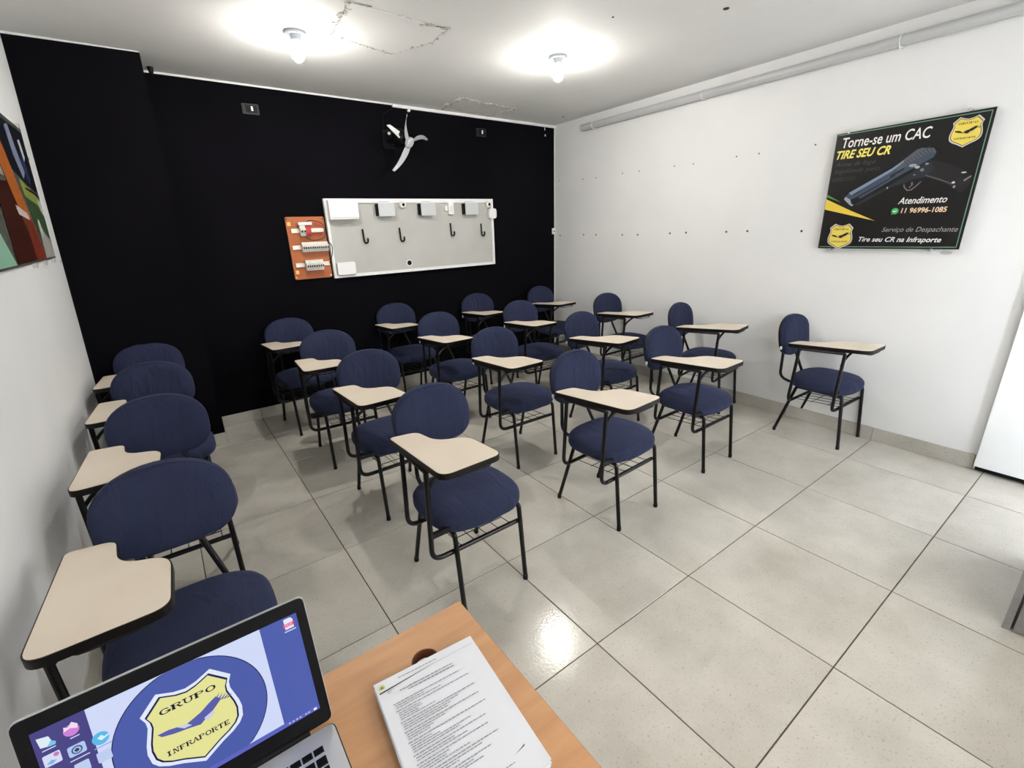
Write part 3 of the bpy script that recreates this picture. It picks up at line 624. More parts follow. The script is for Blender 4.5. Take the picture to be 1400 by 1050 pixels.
bx('terminal_strip', (.015, 1.545, .150, 1.572), 3.39, M['ivory'], t, 0, 3.424)
for k in range(12): breaker(-.045 + k * .0178, -.045 + (k + 1) * .0178, 1.386, 1.464, M['ivory'])
for k in range(8): breaker(-.038 + k * .0182, -.038 + (k + 1) * .0182, 1.232, 1.318, M['ivory'])
for x in (-.122, .168):
    for z in (1.178, 1.650):
        T = plane_T((x, 3.435, z), (1, 0, 0), (0, 0, 1)); MB().lathe([(.006, 0), (.005, .003), (.001, .004)], 10, T).build('screw', M['dgrey'] if z > 1.5 else M['tagw'], t, True)
for x, z in ((-.110, 1.613), (-.106, 1.222)): bx('warning_sticker', (x - .013, z - .015, x + .013, z + .015), 3.434, M['amber'], t, 0, 3.435)
W3 = lambda L, y: bend([(a_, y + .004 * math.sin(i * 2), b_) for i, (a_, b_) in enumerate(L)], .03, 4)
MB().tube(W3([(.016, 1.61), (.04, 1.64), (.10, 1.632), (.15, 1.612), (.170, 1.558), (.155, 1.492), (.10, 1.478), (.044, 1.476), (.006, 1.50), (-.004, 1.525)], 3.40), .0035, 6).build('wire', M['brown'], t, True)
MB().tube(W3([(.05, 1.60), (.09, 1.622), (.135, 1.60), (.150, 1.55), (.12, 1.505), (.04, 1.515)], 3.405), .003, 6).build('wire', M['red'], t, True)
MB().tube(W3([(.160, 1.465), (.188, 1.455), (.205, 1.43), (.205, 1.375), (.187, 1.32), (.161, 1.282)], 3.405), .003, 6).build('wire', M['blackp'], t, True)

# small things on the black wall
for x, lb in ((-.236, 'small black socket plate high on the black wall, left above the orange board'), (1.842, 'small black socket plate high on the black wall, right of the fan')):
    z = 2.440 if x < 0 else 2.432
    t = thing('socket_plate', (x, YW, z), lb, 'socket')
    bx('plate', (x - .058, z - .036, x + .058, z + .036), YW - .010, M['dgrey'], t, .006, YW)
    bx('inset', (x - .04, z - .026, x + .045, z + .026), YW - .013, M['blackp'], t, .004, YW - .010)
    bx('rocker', (x - .052, z - .028, x - .036, z + .020), YW - .016, M['dgrey'], t, .003, YW - .010)
    bx('white_toggle', (x + .002, z - .014, x + .016, z + .018), YW - .020, M['white'], t, .005, YW - .013)
t = thing('corner_clip', (2.800, YW, 1.459), 'small white clip on the corner between black and white walls', 'clip')
bx('plate', (2.783, 1.425, 2.826, 1.492), YW - .012, M['white'], t, .003, YW); bx('lever', (2.797, 1.452, 2.816, 1.462), YW - .018, M['blackp'], t, 0, YW - .012)
t = thing('wall_scratches', (2.68, YW, 2.51), 'tiny white scratches at the top right of the black wall', 'cable')
MB().tube([(2.677, YW - .006, 2.545), (2.679, YW - .006, 2.515)], .004, 6).build('upper_scratch', M['white'], t, True); MB().tube([(2.684, YW - .006, 2.475), (2.685, YW - .006, 2.455)], .006, 6).build('lower_scratch', M['white'], t, True)  # two white scratches, modelled as short tubes
t = thing('ceiling_hook', (-.80, 3.40, zc(-.8, 3.4)), 'small dark hook at the ceiling beside the black pillar', 'hook'); z = zc(-.8, 3.4)
MB().lathe([(.018, 0), (.016, -.02), (.010, -.045), (.003, -.055)], 12, Matrix.Translation((-.815, 3.36, z))).build('hook', M['blackp'], t, True)

# ================================================================ POSTER WITH THE PISTOL (right wall)
PT = plane_T((2.785, .557, 1.328), (0, -1, 0), (0, 0, 1))          # local x towards the door, z into the room
UX = Vector((0, -1, 0)); 
t = thing('pistol_poster', (2.80, .17, 1.69), 'black glass poster with a pistol and yellow badges on the white wall', 'poster')
PW, PH = .766, .748
quad = [(0.003, 0), (PW, 0.010), (PW + .002, PH + .010), (0, PH - .016)]
mb = MB(); mb.prism(quad, -.010, 0, PT); panel = mb.build('panel', pmat((9, 8, 11), .35), t)
def strip(pts, w_, z, mb, T):
    for (x0, y0), (x1, y1) in zip(pts[:-1], pts[1:]):
        d = Vector((x1 - x0, y1 - y0)).normalized() * w_ / 2; n = (-d.y, d.x)
        mb.flat([(x0 + n[0] - d.x * .0, y0 + n[1]), (x1 + n[0], y1 + n[1]), (x1 - n[0], y1 - n[1]), (x0 - n[0], y0 - n[1])], z, T)
mb = MB(); ib = [(.006, .728 - .004), (PW - .012, PH - .004), (PW - .014, .022), (.012, .012)]; strip([ib[0], ib[1], ib[2], ib[3]], .0045, .0006, mb, PT); mb.build('border_line', pmat((110, 150, 125)), panel)
mb = MB(); strip([(.002, .006), (.001, PH - .020)], .004, .0007, mb, PT); mb.build('border_line', pmat((150, 150, 150)), panel)
def ptext(s, q, col, shear=0.0, bold=0.0, slope=0.0, name='lettering', z=.0014):
    mb = MB(); Tq = PT @ Matrix.Rotation(slope, 4, 'Z') if slope else PT
    if slope:
        Tq = PT @ Matrix.Translation((q[0], q[1], 0)) @ Matrix.Rotation(slope, 4, 'Z') @ Matrix.Translation((-q[0], -q[1], 0))
    text_mb(mb, s, q, Tq, z, shear, bold); mb.build(name, pmat(col, .5), panel)
ptext('Torne-se um CAC', (.043, .643, .507, .705), (238, 236, 232), .15, .012)
ptext('TIRE SEU CR', (.020, .576, .320, .628), (240, 225, 110), .30, .030)
ptext('Arma de fogo', (.024, .522, .253, .556), (72, 66, 70), .3); ptext('legalizada pelo', (.024, .480, .282, .514), (66, 60, 64), .3); ptext('exército', (.022, .438, .155, .472), (58, 53, 57), .3)
ptext('Atendimento', (.419, .277, .656, .316), (232, 230, 228), .3, .012)
ptext('11 96996-1085', (.444, .223, .666, .254), (235, 205, 170), .12, .02)
ptext('Serviço de Despachante', (.365, .102, .740, .140), (150, 146, 150), .3)
ptext('Tire seu CR na Infraporte', (.244, .040, .676, .080), (230, 228, 232), .3, .014)
mb = MB(); mb.flat(circle(.412, .236, .019, 20), .0010, PT); mb.flat([(.394, .214), (.402, .232), (.412, .219)], .0010, PT); chat = mb.build('chat_icon', pmat((70, 170, 95)), panel)
mb = MB(); strip([(.402, .240), (.408, .230), (.420, .240)], .005, .0016, mb, PT); mb.build('chat_mark', pmat((215, 240, 220)), panel)
mb = MB(); mb.flat([(.004, .328), (.002, .262), (.316, .180), (.165, .248)], .0010, PT); mb.build('yellow_ray', pmat((226, 196, 70)), panel)
mb = MB(); mb.flat([(.004, .358), (.005, .340), (.098, .304)], .0010, PT); mb.build('green_ray', pmat((90, 140, 70)), panel)
# the pistol, printed flat
def pg(name, poly, col, z):
    mb = MB(); mb.flat(poly, z, PT); mb.build(name, pmat(col, .35), panel)
pg('pistol_grip', [(.480, .505), (.525, .525), (.560, .512), (.640, .482), (.712, .440), (.742, .405), (.735, .360), (.706, .325), (.680, .345), (.600, .405), (.540, .425), (.500, .440)], (30, 27, 31), .0009)
pg('pistol_frame', [(.175, .285), (.345, .385), (.470, .470), (.540, .510), (.560, .470), (.520, .425), (.470, .420), (.430, .400), (.385, .388), (.350, .372), (.200, .280)], (36, 42, 52), .0010)
pg('pistol_slide', [(.118, .338), (.135, .362), (.350, .492), (.405, .535), (.455, .585), (.475, .592), (.535, .585), (.552, .560), (.545, .535), (.500, .508), (.400, .448), (.190, .312), (.160, .290), (.150, .318)], (62, 74, 92), .0012)
pg('slide_top', [(.135, .362), (.350, .492), (.405, .535), (.400, .520), (.350, .474), (.150, .346)], (120, 136, 158), .0015)
pg('slide_rear', [(.350, .492), (.455, .585), (.475, .592), (.535, .585), (.552, .560), (.520, .560), (.420, .500), (.385, .475)], (82, 86, 94), .0014)
pg('slide_groove', [(.170, .325), (.375, .452), (.372, .445), (.172, .316)], (22, 24, 30), .0016)
pg('slide_groove', [(.165, .352), (.210, .380), (.207, .374), (.166, .346)], (25, 28, 34), .0017)
pg('slide_port', [(.345, .448), (.415, .492), (.412, .478), (.350, .438)], (24, 25, 31), .0017)
pg('muzzle', [(.118, .338), (.150, .318), (.160, .290), (.175, .285), (.166, .276), (.148, .288), (.112, .322)], (150, 158, 168), .0017)
pg('muzzle', [(.150, .318), (.190, .332), (.215, .318), (.165, .290)], (14, 13, 17), .0018)
for q in ([(.425, .392), (.432, .372), (.452, .352), (.474, .356), (.500, .384), (.512, .402), (.508, .404), (.492, .384), (.470, .362), (.455, .358), (.438, .374), (.430, .393)], [(.462, .402), (.466, .385), (.455, .372), (.462, .370), (.474, .386), (.470, .404)]): pg('trigger_guard', q, (125, 112, 112), .0018)
for k in range(9): x = .405 + .013 * k; pg('serration', [(x, .520 + .0095 * k), (x + .003, .522 + .0095 * k), (x + .034 - .001 * k, .500 + .0085 * k), (x + .031 - .001 * k, .498 + .0085 * k)], (52, 56, 64), .00165)
for (cx, cy, rx, ry, cc) in ((.452, .498, .020, .009, (150, 154, 160)), (.476, .486, .013, .008, (170, 172, 176)), (.503, .468, .010, .009, (120, 122, 128)), (.520, .500, .009, .006, (140, 142, 146)), (.470, .443, .006, .005, (110, 112, 118)), (.700, .436, .012, .004, (190, 190, 195)), (.664, .385, .008, .006, (180, 180, 185)), (.672, .362, .006, .008, (140, 140, 145)), (.345, .378, .004, .006, (170, 175, 185))): pg('highlight', circle(cx, cy, rx, 12, ry), cc, .0019)
pg('grip_edge', [(.525, .440), (.600, .410), (.662, .380), (.660, .374), (.598, .402), (.524, .432)], (84, 80, 86), .0017)
pg('grip_edge', [(.706, .395), (.735, .418), (.738, .412), (.712, .388)], (120, 118, 124), .0017)
# badge shield shared by the poster and the laptop screen
HS = [(0, .183), (.0145, .186), (.0354, .1952), (.0596, .171), (.0550, .160), (.0545, .150), (.0580, .137), (.0615, .124), (.0632, .111), (.0610, .0945), (.0545, .085), (.0430, .0770), (.027, .0695), (.0, .0536)]
def shield(sc_, cx, cy, sx=1.0, sy=1.0):
    P = HS + [(-x, y) for x, y in HS[::-1][1:-1]]; return [(cx + x * sc_ * sx, cy + (y - .126) * sc_ * sy) for x, y in P]
BIRD = [(.0394, .0136), (.0334, .0216), (.023, .0165), (.0106, .0088), (-.0104, .0014), (-.0322, .007), (-.0462, .0072), (-.0419, .0013), (-.0274, -.0033), (-.0106, -.0064), (.0064, -.0104), (.0153, -.0045), (.026, .0023)]
def badge(parent, T, cx, cy, k, mk, z, cols, name='badge'):
    mb = MB(); mb.flat(shield(1.0, cx, cy, k, k), z, T); b_ = mb.build(name, mk(cols[0]), parent)
    nm = b_ if parent.parent is None else parent
    for sc_, c, dz in ((.915, cols[1], .0003), (.875, cols[2], .0006)):
        mb = MB(); mb.flat(shield(sc_, cx, cy, k, k), z + dz, T); mb.build('badge_field', mk(c), nm)
    mb = MB(); slab_text(mb, 'GRUPO', cx - .0375 * k, cy + .0335 * k, cx + .0375 * k, cy + .0425 * k, z + .0009, T)
    mb.build('badge_lettering', mk(cols[3]), nm); mb = MB()
    slab_text(mb, 'INFRAPORTE', cx - .0435 * k, cy - .0335 * k, cx + .0425 * k, cy - .0255 * k, z + .0009, T); mb.build('badge_lettering', mk(cols[3]), nm)
    mb = MB(); mb.flat([(cx + x * k, cy + y * k) for x, y in BIRD], z + .0009, T); 
    for q in range(5): mb.flat([(cx + (.030 + .004 * q) * k, cy + (.015 - .001 * q) * k), (cx + (.040 + .004 * q) * k, cy + (.026 - .003 * q) * k), (cx + (.033 + .004 * q) * k, cy + (.0135 - .001 * q) * k)], z + .0009, T)
    mb.build('badge_eagle', mk(cols[4]), nm)
    mb = MB(); mb.flat([(cx - .022 * k, cy + .0045 * k), (cx - .010 * k, cy + .0025 * k), (cx - .004 * k, cy - .004 * k), (cx - .014 * k, cy - .003 * k)], z + .0012, T); mb.flat([(cx + .012 * k, cy - .003 * k), (cx + .024 * k, cy + .0015 * k), (cx + .028 * k, cy - .003 * k), (cx + .016 * k, cy - .009 * k)], z + .0012, T); mb.build('eagle_white', mk(cols[5]), nm)
PC = [(205, 195, 190), (40, 30, 25), (226, 205, 90), (60, 50, 20), (25, 20, 20), (200, 190, 120)]
badge(panel, PT, .664, .652, 1.13, lambda c: pmat(c, .4), .0010, PC); badge(panel, PT, .130, .083, 1.20, lambda c: pmat(c, .4), .0010, PC)
for x, y in ((.067, .738), (.657, .765), (.080, -.008), (.640, .002)):
    T = PT @ Matrix.Translation((x, y, 0)); mb = MB(); mb.lathe([(.008, -.045), (.008, -.006), (.0095, -.005), (.0095, .003), (.007, .005)], 14, T); mb.build('standoff', M['alu'], t, True)

# ================================================================ PHOTO POSTER (left wall)
zl0, zl1 = 1.458, 2.105; q0 = Vector((xl(zl0) + .012, .9, zl0)); q1 = Vector((xl(zl1) + .012, .9, zl1)); up = (q1 - q0).normalized()
LT = plane_T(q0, (0, 1, 0), up)      # local x along +y
t = thing('photo_poster', (q0.x, 1.8, 1.78), 'glass photo collage with orange and green pictures on the left wall', 'poster')
PLW, PLH = 1.865, (q1 - q0).length
mb = MB(); mb.prism([(0, 0), (PLW, 0), (PLW, PLH), (0, PLH)], -.006, 0, LT); lp = mb.build('panel', pmat((92, 96, 88), .2), t)
def lg(name, poly, col, z): mb = MB(); mb.flat(poly, z, LT); mb.build(name, pmat(col, .3), lp)
W1 = PLW
lg('dark_photo', [(W1 - .62, PLH - .02), (W1 - .01, PLH - .02), (W1 - .01, .33), (W1 - .35, .37), (W1 - .62, .42)], (24, 26, 34), .0005)
lg('pale_figures', [(W1 - .45, .60), (W1 - .36, .62), (W1 - .30, .50), (W1 - .24, .42), (W1 - .32, .38), (W1 - .42, .48)], (130, 140, 165), .001)
lg('pale_figures', [(W1 - .20, .57), (W1 - .14, .58), (W1 - .12, .50), (W1 - .17, .47)], (200, 205, 215), .001)
lg('blue_figure', [(W1 - .28, .47), (W1 - .18, .50), (W1 - .13, .40), (W1 - .20, .36)], (45, 55, 95), .0014)
lg('yellow_green_photo', [(W1 - .45, .38), (W1 - .01, .30), (W1 - .01, .26), (W1 - .42, .30)], (140, 150, 70), .0012)
lg('green_photo', [(W1 - .42, .31), (W1 - .01, .27), (W1 - .01, .06), (W1 - .30, .03)], (60, 82, 54), .0010)
lg('white_corner', [(W1 - .12, .30), (W1 - .01, .29), (W1 - .01, .22), (W1 - .08, .24)], (190, 195, 180), .0016)
lg('white_figures', [(W1 - .30, .01), (W1 - .28, .13), (W1 - .20, .16), (W1 - .12, .12), (W1 - .02, .10), (W1 - .02, .01)], (165, 165, 160), .0014)
lg('face', circle(W1 - .24, .155, .035, 14, .045), (205, 205, 195), .0018)
lg('black_line', [(W1 - .36, .345), (W1 - .01, .325), (W1 - .01, .315), (W1 - .36, .335)], (15, 15, 18), .0018)
lg('orange_band', [(W1 - .95, PLH - .02), (W1 - .72, PLH - .02), (W1 - .30, .02), (W1 - .50, .02)], (176, 98, 44), .0020)
lg('orange_band', [(W1 - .62, .22), (W1 - .44, .20), (W1 - .30, .01), (W1 - .56, .01)], (120, 48, 34), .0024)
lg('brown_photo', [(W1 - 1.0, .33), (W1 - .74, .34), (W1 - .54, .01), (W1 - 1.0, .01)], (60, 26, 18), .0022)
lg('white_lettering', [(W1 - .72, .25), (W1 - .50, .22), (W1 - .47, .19), (W1 - .70, .21)], (205, 190, 190), .0028)
lg('pale_photo', [(W1 - 1.2, PLH - .02), (W1 - .96, PLH - .02), (W1 - .76, .36), (W1 - 1.2, .36)], (150, 150, 145), .0012)
lg('green_edge', [(W1 - 1.35, .12), (W1 - 1.15, .13), (W1 - 1.02, .01), (W1 - 1.35, .01)], (140, 185, 160), .0022)
lg('orange_photo', [(.02, .02), (W1 - 1.35, .02), (W1 - 1.35, PLH - .03), (.02, PLH - .03)], (150, 90, 50), .0008)
for x, y in ((W1 - .04, PLH + .008), (W1 - .55, PLH + .008), (W1 - .08, -.010), (W1 - .35, -.010), (W1 - .62, -.010), (.1, -.01), (.1, PLH + .008)):
    T = LT @ Matrix.Translation((x, y, 0)); MB().prism(rrect(-.014, -.012, .014, .012, .004), -.012, .004, T).build('clip', M['alu'], t)
for y, z in ((2.88, 1.98), (3.0, 1.43)):
    T = plane_T((xl(z), y, z), (0, 1, 0), (0, 0, 1)); MB().prism(circle(0, 0, .008, 10), -.003, .003, T).build('wall_plug', M['pipe'], wall_left)

# ================================================================ DESK, LAPTOP, PAPERS
ZD = .700
t = thing('teacher_desk', (-1.05, -.45, 0), 'light beech desk with a round cable hole, under laptop and papers', 'desk')
DX0, DX1, DY0, DY1 = -1.475, -.653, -.78, -.139
hc = (-.793, -.236); hr = .029
tp = plate_holes([(DX0, DY0), (DX1, DY0), (DX1, DY1), (DX0, DY1)], [circle(hc[0], hc[1], hr, 28)], ZD - .022, ZD).build('desk_top', M['wood'], t)
mb = MB(); e = .0012
mb.box((DX1, DY0, ZD - .022), (DX1 + e, DY1 + e, ZD - .0015)); mb.box((DX0, DY1, ZD - .022), (DX1, DY1 + e, ZD - .0015)); mb.build('edge_strip', M['wood_dark'], tp)
vs = circle(hc[0], hc[1], hr * 1.0, 28); vi = circle(hc[0], hc[1], hr * .93, 28); mb = MB()
mb.add([(x, y, ZD - .001) for x, y in vs] + [(x, y, ZD - .001) for x, y in vi] + [(x, y, ZD - .024) for x, y in vi], [(i, (i + 1) % 28, 28 + (i + 1) % 28, 28 + i) for i in range(28)] + [(28 + i, 28 + (i + 1) % 28, 56 + (i + 1) % 28, 56 + i) for i in range(28)]); mb.build('hole_lining', M['wood_dark'], tp)
for x in (DX0 + .03, DX1 - .048): mb = MB(); mb.box((x, DY0 + .04, 0), (x + .018, DY1 - .04, ZD - .0225)); mb.build('side_panel', M['wood'], t)
mb = MB(); mb.box((DX0 + .049, DY1 - .12, .25), (DX1 - .049, DY1 - .102, ZD - .0225)); mb.build('modesty_panel', M['wood'], t)
# a white cable end in the hole
t = thing('cable_plug', (hc[0] + .004, hc[1] - .012, ZD - .02), 'white plug lying in the cable hole of the desk', 'plug')
mb = MB(); mb.lathe([(.012, 0), (.015, .006), (.015, .016), (.010, .019)], 18, Matrix.Translation((hc[0] + .004, hc[1] - .010, ZD - .022))); mb.build('plug_body', M['tagw'], t, True)


# stack of printed sheets
PA = math.radians(-5.2); S0 = Vector((-.906, -.2435, 0)); SW, SL = .210, .297; ZT = ZD + .023
t = thing('paper_stack', (-.83, -.40, ZD), 'thick stack of printed A4 test sheets lying on the desk', 'papers')
ST = Matrix.Translation(S0) @ Matrix.Rotation(PA, 4, 'Z') @ Matrix.Translation((0, -SL, 0))
mb = MB(); n = 14
for k in range(n):
    z0 = ZD + .0002 + .0195 * k / n; z1 = ZD + .0195 * (k + 1) / n - .0002; dx = rnd.uniform(-.0018, .0018); dy = rnd.uniform(-.002, .002)
    mb.box((dx, dy, z0), (SW + dx, SL + dy, z1), ST)
o = mb.build('sheet_block', M['paper2'], t); o['kind'] = 'stuff'
for k, (dx, dy, a) in enumerate([(.0015, -.002, .006), (-.002, .001, -.008), (.003, .002, .010), (0, 0, 0)]):
    z0 = ZD + .0198 + .0008 * k; Tk = ST @ Matrix.Translation((dx + SW / 2, dy + SL / 2, 0)) @ Matrix.Rotation(a, 4, 'Z') @ Matrix.Translation((-SW / 2, -SL / 2, 0))
    cols = 6; rows = 8; vs = []; fs = []
    for j in range(rows + 1):
        for i in range(cols + 1):
            u, v = i / cols, j / rows; vs.append((u * SW, v * SL, z0 + .0004 * math.sin(5 * u + 3 * v + k) * u * v + (.0012 * (1 - v) ** 3 * u ** 3 * 2 if k == 3 else 0)))
    for j in range(rows):
        for i in range(cols): b0 = j * (cols + 1) + i; fs.append((b0, b0 + 1, b0 + cols + 2, b0 + cols + 1))
    sh = MB().add(vs, fs, Tk).build('sheet', M['paper'], t, True)
ZS = ZD + .0198 + .0024 + .0011
mb = MB(); R = random.Random(11)
def words(x0, x1, y, h, ink=None):
    x = x0
    while x < x1:
        w_ = R.uniform(.003, .010); x2 = min(x + w_, x1); mb.flat([(x, y), (x2, y), (x2, y + h), (x, y + h)], ZS, ST); x = x2 + .0013
L2 = SL
words(.045, .125, L2 - .012, .0016)
words(.040, .150, L2 - .040, .0022); words(.055, .150, L2 - .046, .0022)
words(.018, .030, L2 - .030, .0014); words(.018, .026, L2 - .034, .0014)
y = L2 - .062
for q in range(9):
    words(.020, .020 + R.uniform(.12, .165), y, .0017); y -= .0050
    for _ in range(R.choice((2, 3, 4))): words(.023, .023 + R.uniform(.03, .115), y, .0015); y -= .0044
    y -= .0022
    if y < .05: break
words(.10, .16, .030, .0016); words(.11, .15, .022, .0016)
o = mb.build('printed_text', M['ink'], sh); o['kind'] = 'stuff'
mb = MB(); mb.flat([(.004, L2 - .0245), (.115, L2 - .0185), (.115, L2 - .0190), (.004, L2 - .0275)], ZS, ST); mb.flat([(.115, L2 - .0185), (.205, L2 - .0165), (.205, L2 - .0170), (.115, L2 - .0190)], ZS, ST)
mb.flat([(.165, .040), (.190, .045), (.190, .0475), (.182, .045)], ZS, ST); mb.flat(circle(.200, .055, .0012, 8), ZS, ST); mb.build('ruled_line', M['ink2'], sh)
mb = MB(); mb.flat(rrect(.006, L2 - .019, .017, L2 - .011, .001), ZS, ST); mb.build('crest', pmat((190, 180, 90), .7), sh)
mb = MB(); mb.flat([(.008, L2 - .018), (.015, L2 - .018), (.0115, L2 - .0125)], ZS + .0003, ST); mb.build('crest', pmat((90, 110, 70), .7), sh)

# laptop
hy, hz = -.258, ZD + .020; upv = Vector((0, .058, .237)).normalized(); SO = Vector((-1.363, hy, hz))
LS = plane_T(SO, (1, 0, 0), upv)            # local z faces the camera
LWd, LHt = .374, .2445
t = thing('laptop', (-1.176, -.36, ZD), 'open silver laptop with black bezel showing a yellow shield badge', 'laptop')
Z_ = lambda z: -z
base_poly = rrect(-1.363, -.510, -.989, -.262, .012)
mb = MB(); mb.prism(base_poly, ZD + .002, ZD + .016); deck = mb.build('base', M['alu'], t)
for x in (-1.34, -1.012):
    for y in (-.49, -.285): MB().lathe([(.006, 0), (.006, .0025)], 10, Matrix.Translation((x, y, ZD))).build('foot', M['blackp'], deck, True)
mb = MB(); mb.prism(rrect(-1.363, -.510, -.989, -.262, .012), ZD + .0145, ZD + .0165); 
mb.build('base_edge', M['dgrey'], deck)
mb = MB(); mb.prism(rrect(-1.361, -.508, -.991, -.263, .012), ZD + .0162, ZD + .0172); mb.build('palm_rest', M['alu'], deck)
mb = MB(); mb.tube([(-1.325, hy + .001, hz - .001), (-1.030, hy + .001, hz - .001)], .0065, 12); mb.build('hinge', M['blackp'], t, True)
mb = MB(); mb.prism(rrect(0, 0, LWd, LHt, .011), -.007, -.0015, LS); lid = mb.build('lid', M['alu'], t)
mb = MB(); mb.prism(rrect(.001, .001, LWd - .001, LHt - .001, .011), -.002, .0, LS); bz = mb.build('bezel', M['blackp'], t)
sx0, sy0, sx1, sy1 = .0172, .0325, .3575, .2205
mb = MB(); mb.prism([(sx0, sy0), (sx1, sy0), (sx1, sy1), (sx0, sy1)], -.001, .0003, LS); scr = mb.build('screen', emat((78, 94, 172)), t); scr['label'] = 'lit blue desktop screen with yellow shield badge'
def sg(name, poly, col, z): mb = MB(); mb.flat(poly, .0003 + z, LS); return mb.build(name, emat(col), scr)
sg('wallpaper_left', [(sx0, sy0), (.0745, sy0), (.0745, sy1), (sx0, sy1)], (72, 68, 132), .0002)
sg('wallpaper_white', [(.0745, sy0 + .0075), (.2993, sy0 + .0075), (.2993, sy1), (.0745, sy1)], (208, 218, 248), .0002)
def clip_circle(cx, cy, r, y0, y1, n=72):
    P = []
    for k in range(n):
        a_ = 2 * PI * k / n; P.append((cx + r * math.cos(a_), min(y1, max(y0, cy + r * math.sin(a_)))))
    return P
sg('disc_edge', clip_circle(.1865, .1215, .1016, sy0 + .0075, sy1), (28, 30, 84), .0004)
sg('wallpaper_disc', clip_circle(.1865, .1215, .1003, sy0 + .0075, sy1), (76, 92, 168), .0006)
badge(scr, LS, .1863, .126, 1.0, lambda c: emat(c), .0012, [(225, 232, 250), (24, 28, 80), (228, 226, 150), (30, 32, 60), (88, 94, 170), (205, 205, 235)])
sg('taskbar', [(sx0, sy0), (sx1, sy0), (sx1, sy0 + .0075), (sx0, sy0 + .0075)], (92, 100, 190), .0008)
for x in (.306, .312, .318, .3235, .333, .338): sg('tray_icon', [(x, sy0 + .003), (x + .003, sy0 + .003), (x + .003, sy0 + .005), (x, sy0 + .005)], (205, 212, 245), .001)
sg('tray_icon', [(.3475, sy0 + .0015), (.3525, sy0 + .0015), (.3525, sy0 + .006), (.3475, sy0 + .006)], (225, 230, 250), .001)
# icons
sg('document_icon', [(.336, .199), (.350, .199), (.350, .2145), (.347, .218), (.336, .218)], (232, 232, 245), .001); sg('document_icon', [(.334, .2035), (.351, .2035), (.351, .2095), (.334, .2095)], (225, 70, 130), .0013); sg('icon_caption', [(.334, .1945), (.3525, .1945), (.3525, .1965), (.334, .1965)], (205, 210, 245), .001)
mb = MB(); text_mb(mb, 'PDF', (.3365, .2045, .3485, .2085), LS, .0019, 0, .02); mb.build('document_icon', emat((255, 200, 225)), scr)
sg('recycle_icon', [(.0235, .196), (.034, .193), (.036, .199), (.034, .208), (.022, .211)], (220, 235, 245), .001); sg('recycle_icon', [(.030, .194), (.0385, .193), (.0395, .197), (.035, .201)], (120, 200, 235), .0013)
sg('icon_caption', [(.024, .1895), (.038, .1895), (.038, .1910), (.024, .1910)], (210, 214, 240), .001)
sg('flame_icon', circle(.0565, .2015, .0085, 20), (205, 130, 215), .001); sg('flame_icon', [(.049, .203), (.050, .210), (.054, .207), (.059, .213), (.0645, .207), (.063, .201), (.056, .205)], (240, 220, 235), .0013); sg('icon_caption', [(.053, .1895), (.063, .1895), (.063, .1910), (.053, .1910)], (210, 214, 240), .001)
sg('camera_icon', rrect(.0465, .163, .0655, .179, .003), (175, 200, 240), .001); sg('camera_icon', circle(.056, .171, .0060, 20), (70, 90, 140), .0013); sg('camera_icon', circle(.056, .171, .0042, 20), (180, 200, 235), .0016); sg('camera_icon', circle(.056, .171, .0026, 16), (50, 60, 100), .0019)
sg('icon_caption', [(.046, .157), (.067, .157), (.067, .1585), (.046, .1585)], (210, 214, 240), .001)
sg('picture_icon', rrect(.022, .166, .040, .183, .002), (215, 220, 245), .001); sg('picture_icon', circle(.036, .179, .003, 12), (200, 120, 190), .0013); sg('picture_icon', [(.024, .170), (.030, .174), (.035, .171), (.030, .168)], (120, 180, 230), .0013)
sg('wave_icon', circle(.0815, .1705, .0095, 22), (90, 185, 230), .001); sg('wave_icon', [(.078, .172), (.082, .167), (.090, .170), (.0915, .173), (.086, .171), (.083, .175)], (215, 240, 250), .0013); sg('icon_caption', [(.072, .1575), (.092, .1575), (.092, .159), (.072, .159)], (150, 165, 225), .001)
for x in (.024, .048, .072): sg('app_icon', rrect(x, .135, x + .016, .151, .002), (190, 205, 240), .001)
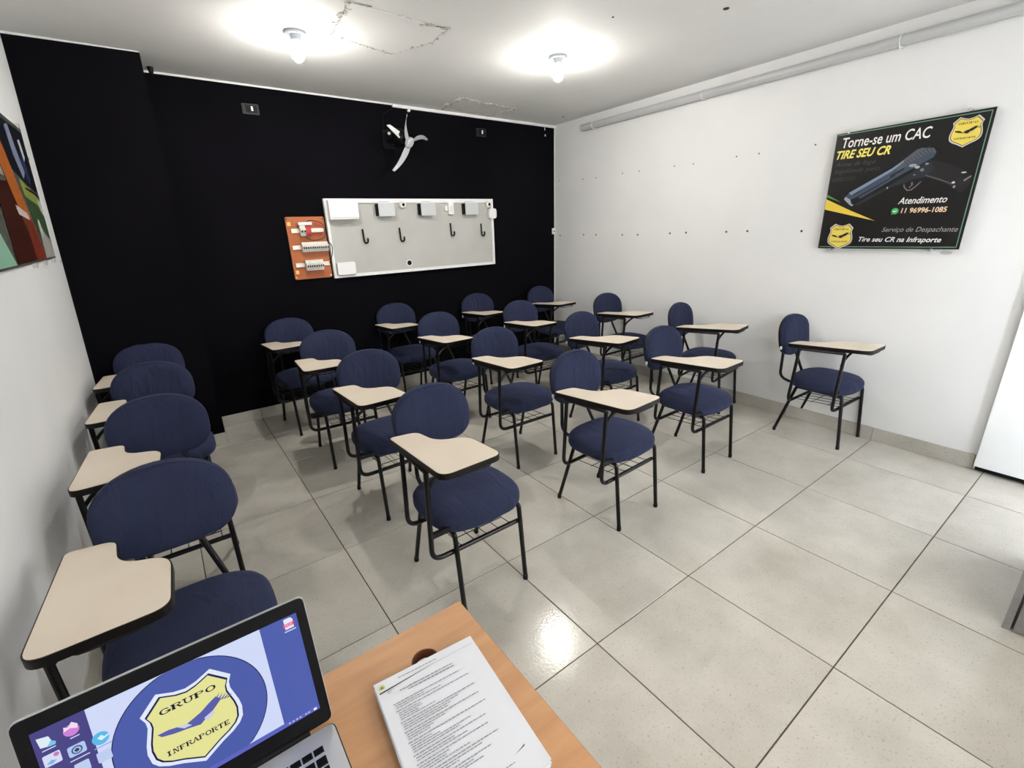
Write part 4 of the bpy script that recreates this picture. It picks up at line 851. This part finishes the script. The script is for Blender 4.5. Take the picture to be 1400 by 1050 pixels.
# keyboard
mb = MB(); KZ = ZD + .0172; mb.prism(rrect(-1.338, -.408, -1.014, -.290, .004), KZ - .0005, KZ + .0002); kb = mb.build('keyboard', M['alu'], t)
kw = .0190
for r_ in range(6):
    y1 = -.2935 - r_ * .0192; kh = .0165 if r_ else .0125; y0 = y1 - kh; x = -1.335
    widths = [1] * 17 if r_ < 1 else ([1] * 13 + [1.6, 1, 1][:3] if r_ == 1 else [1.4] + [1] * 12 + [1.2, 1, 1] if r_ == 2 else [1.6] + [1] * 11 + [2.0, 1, 1] if r_ == 3 else [2.1] + [1] * 10 + [2.5, 1, 1] if r_ == 4 else [1.2, 1, 1, 1.2, 5.5, 1.2, 1, 1, 1.2, 1, 1.5])
    tot = sum(widths); un = .318 / tot
    for w_ in widths:
        x2 = x + w_ * un; mb = MB(); m_ = .0012
        mb.add([(x + m_, y0, KZ + .0002), (x2 - m_, y0, KZ + .0002), (x2 - m_, y1, KZ + .0002), (x + m_, y1, KZ + .0002), (x + m_ + .0012, y0 + .0012, KZ + .0020), (x2 - m_ - .0012, y0 + .0012, KZ + .0020), (x2 - m_ - .0012, y1 - .0012, KZ + .0020), (x + m_ + .0012, y1 - .0012, KZ + .0020)],
               [(4, 5, 6, 7), (0, 1, 5, 4), (1, 2, 6, 5), (2, 3, 7, 6), (3, 0, 4, 7)]); mb.build('key', M['blackp'], kb)
        mb = MB(); cxk = (x + x2) / 2; cyk = (y0 + y1) / 2 + .002; x = x2
mb = MB(); mb.prism(rrect(-1.235, -.500, -1.125, -.425, .004), KZ, KZ + .0004); mb.build('trackpad', M['greyp'], t)

# ================================================================ GREY CABINET at the right edge
t = thing('metal_cabinet', (1.62, -1.2, 0), 'low grey metal cabinet whose corner shows at the right edge', 'cabinet')
mb = MB(); mb.box((1.322, -1.50, .01), (1.90, -.955, .72)); mb.build('body', M['cab'], t)
mb = MB(); mb.box((1.305, -1.50, .0), (1.9, -.953, .009)); mb.build('plinth', M['cab'], t)
mb = MB(); mb.box((1.304, -.948, .0), (1.92, -.926, .735)); mb.build('front_panel', M['cab'], t)
mb = MB(); mb.box((1.3, -1.505, .7205), (1.92, -.9485, .74)); mb.build('top', M['cab'], t)
mb = MB(); mb.box((1.304, -1.50, .012), (1.3215, -.957, .719)); mb.build('side_panel', M['cab'], t)
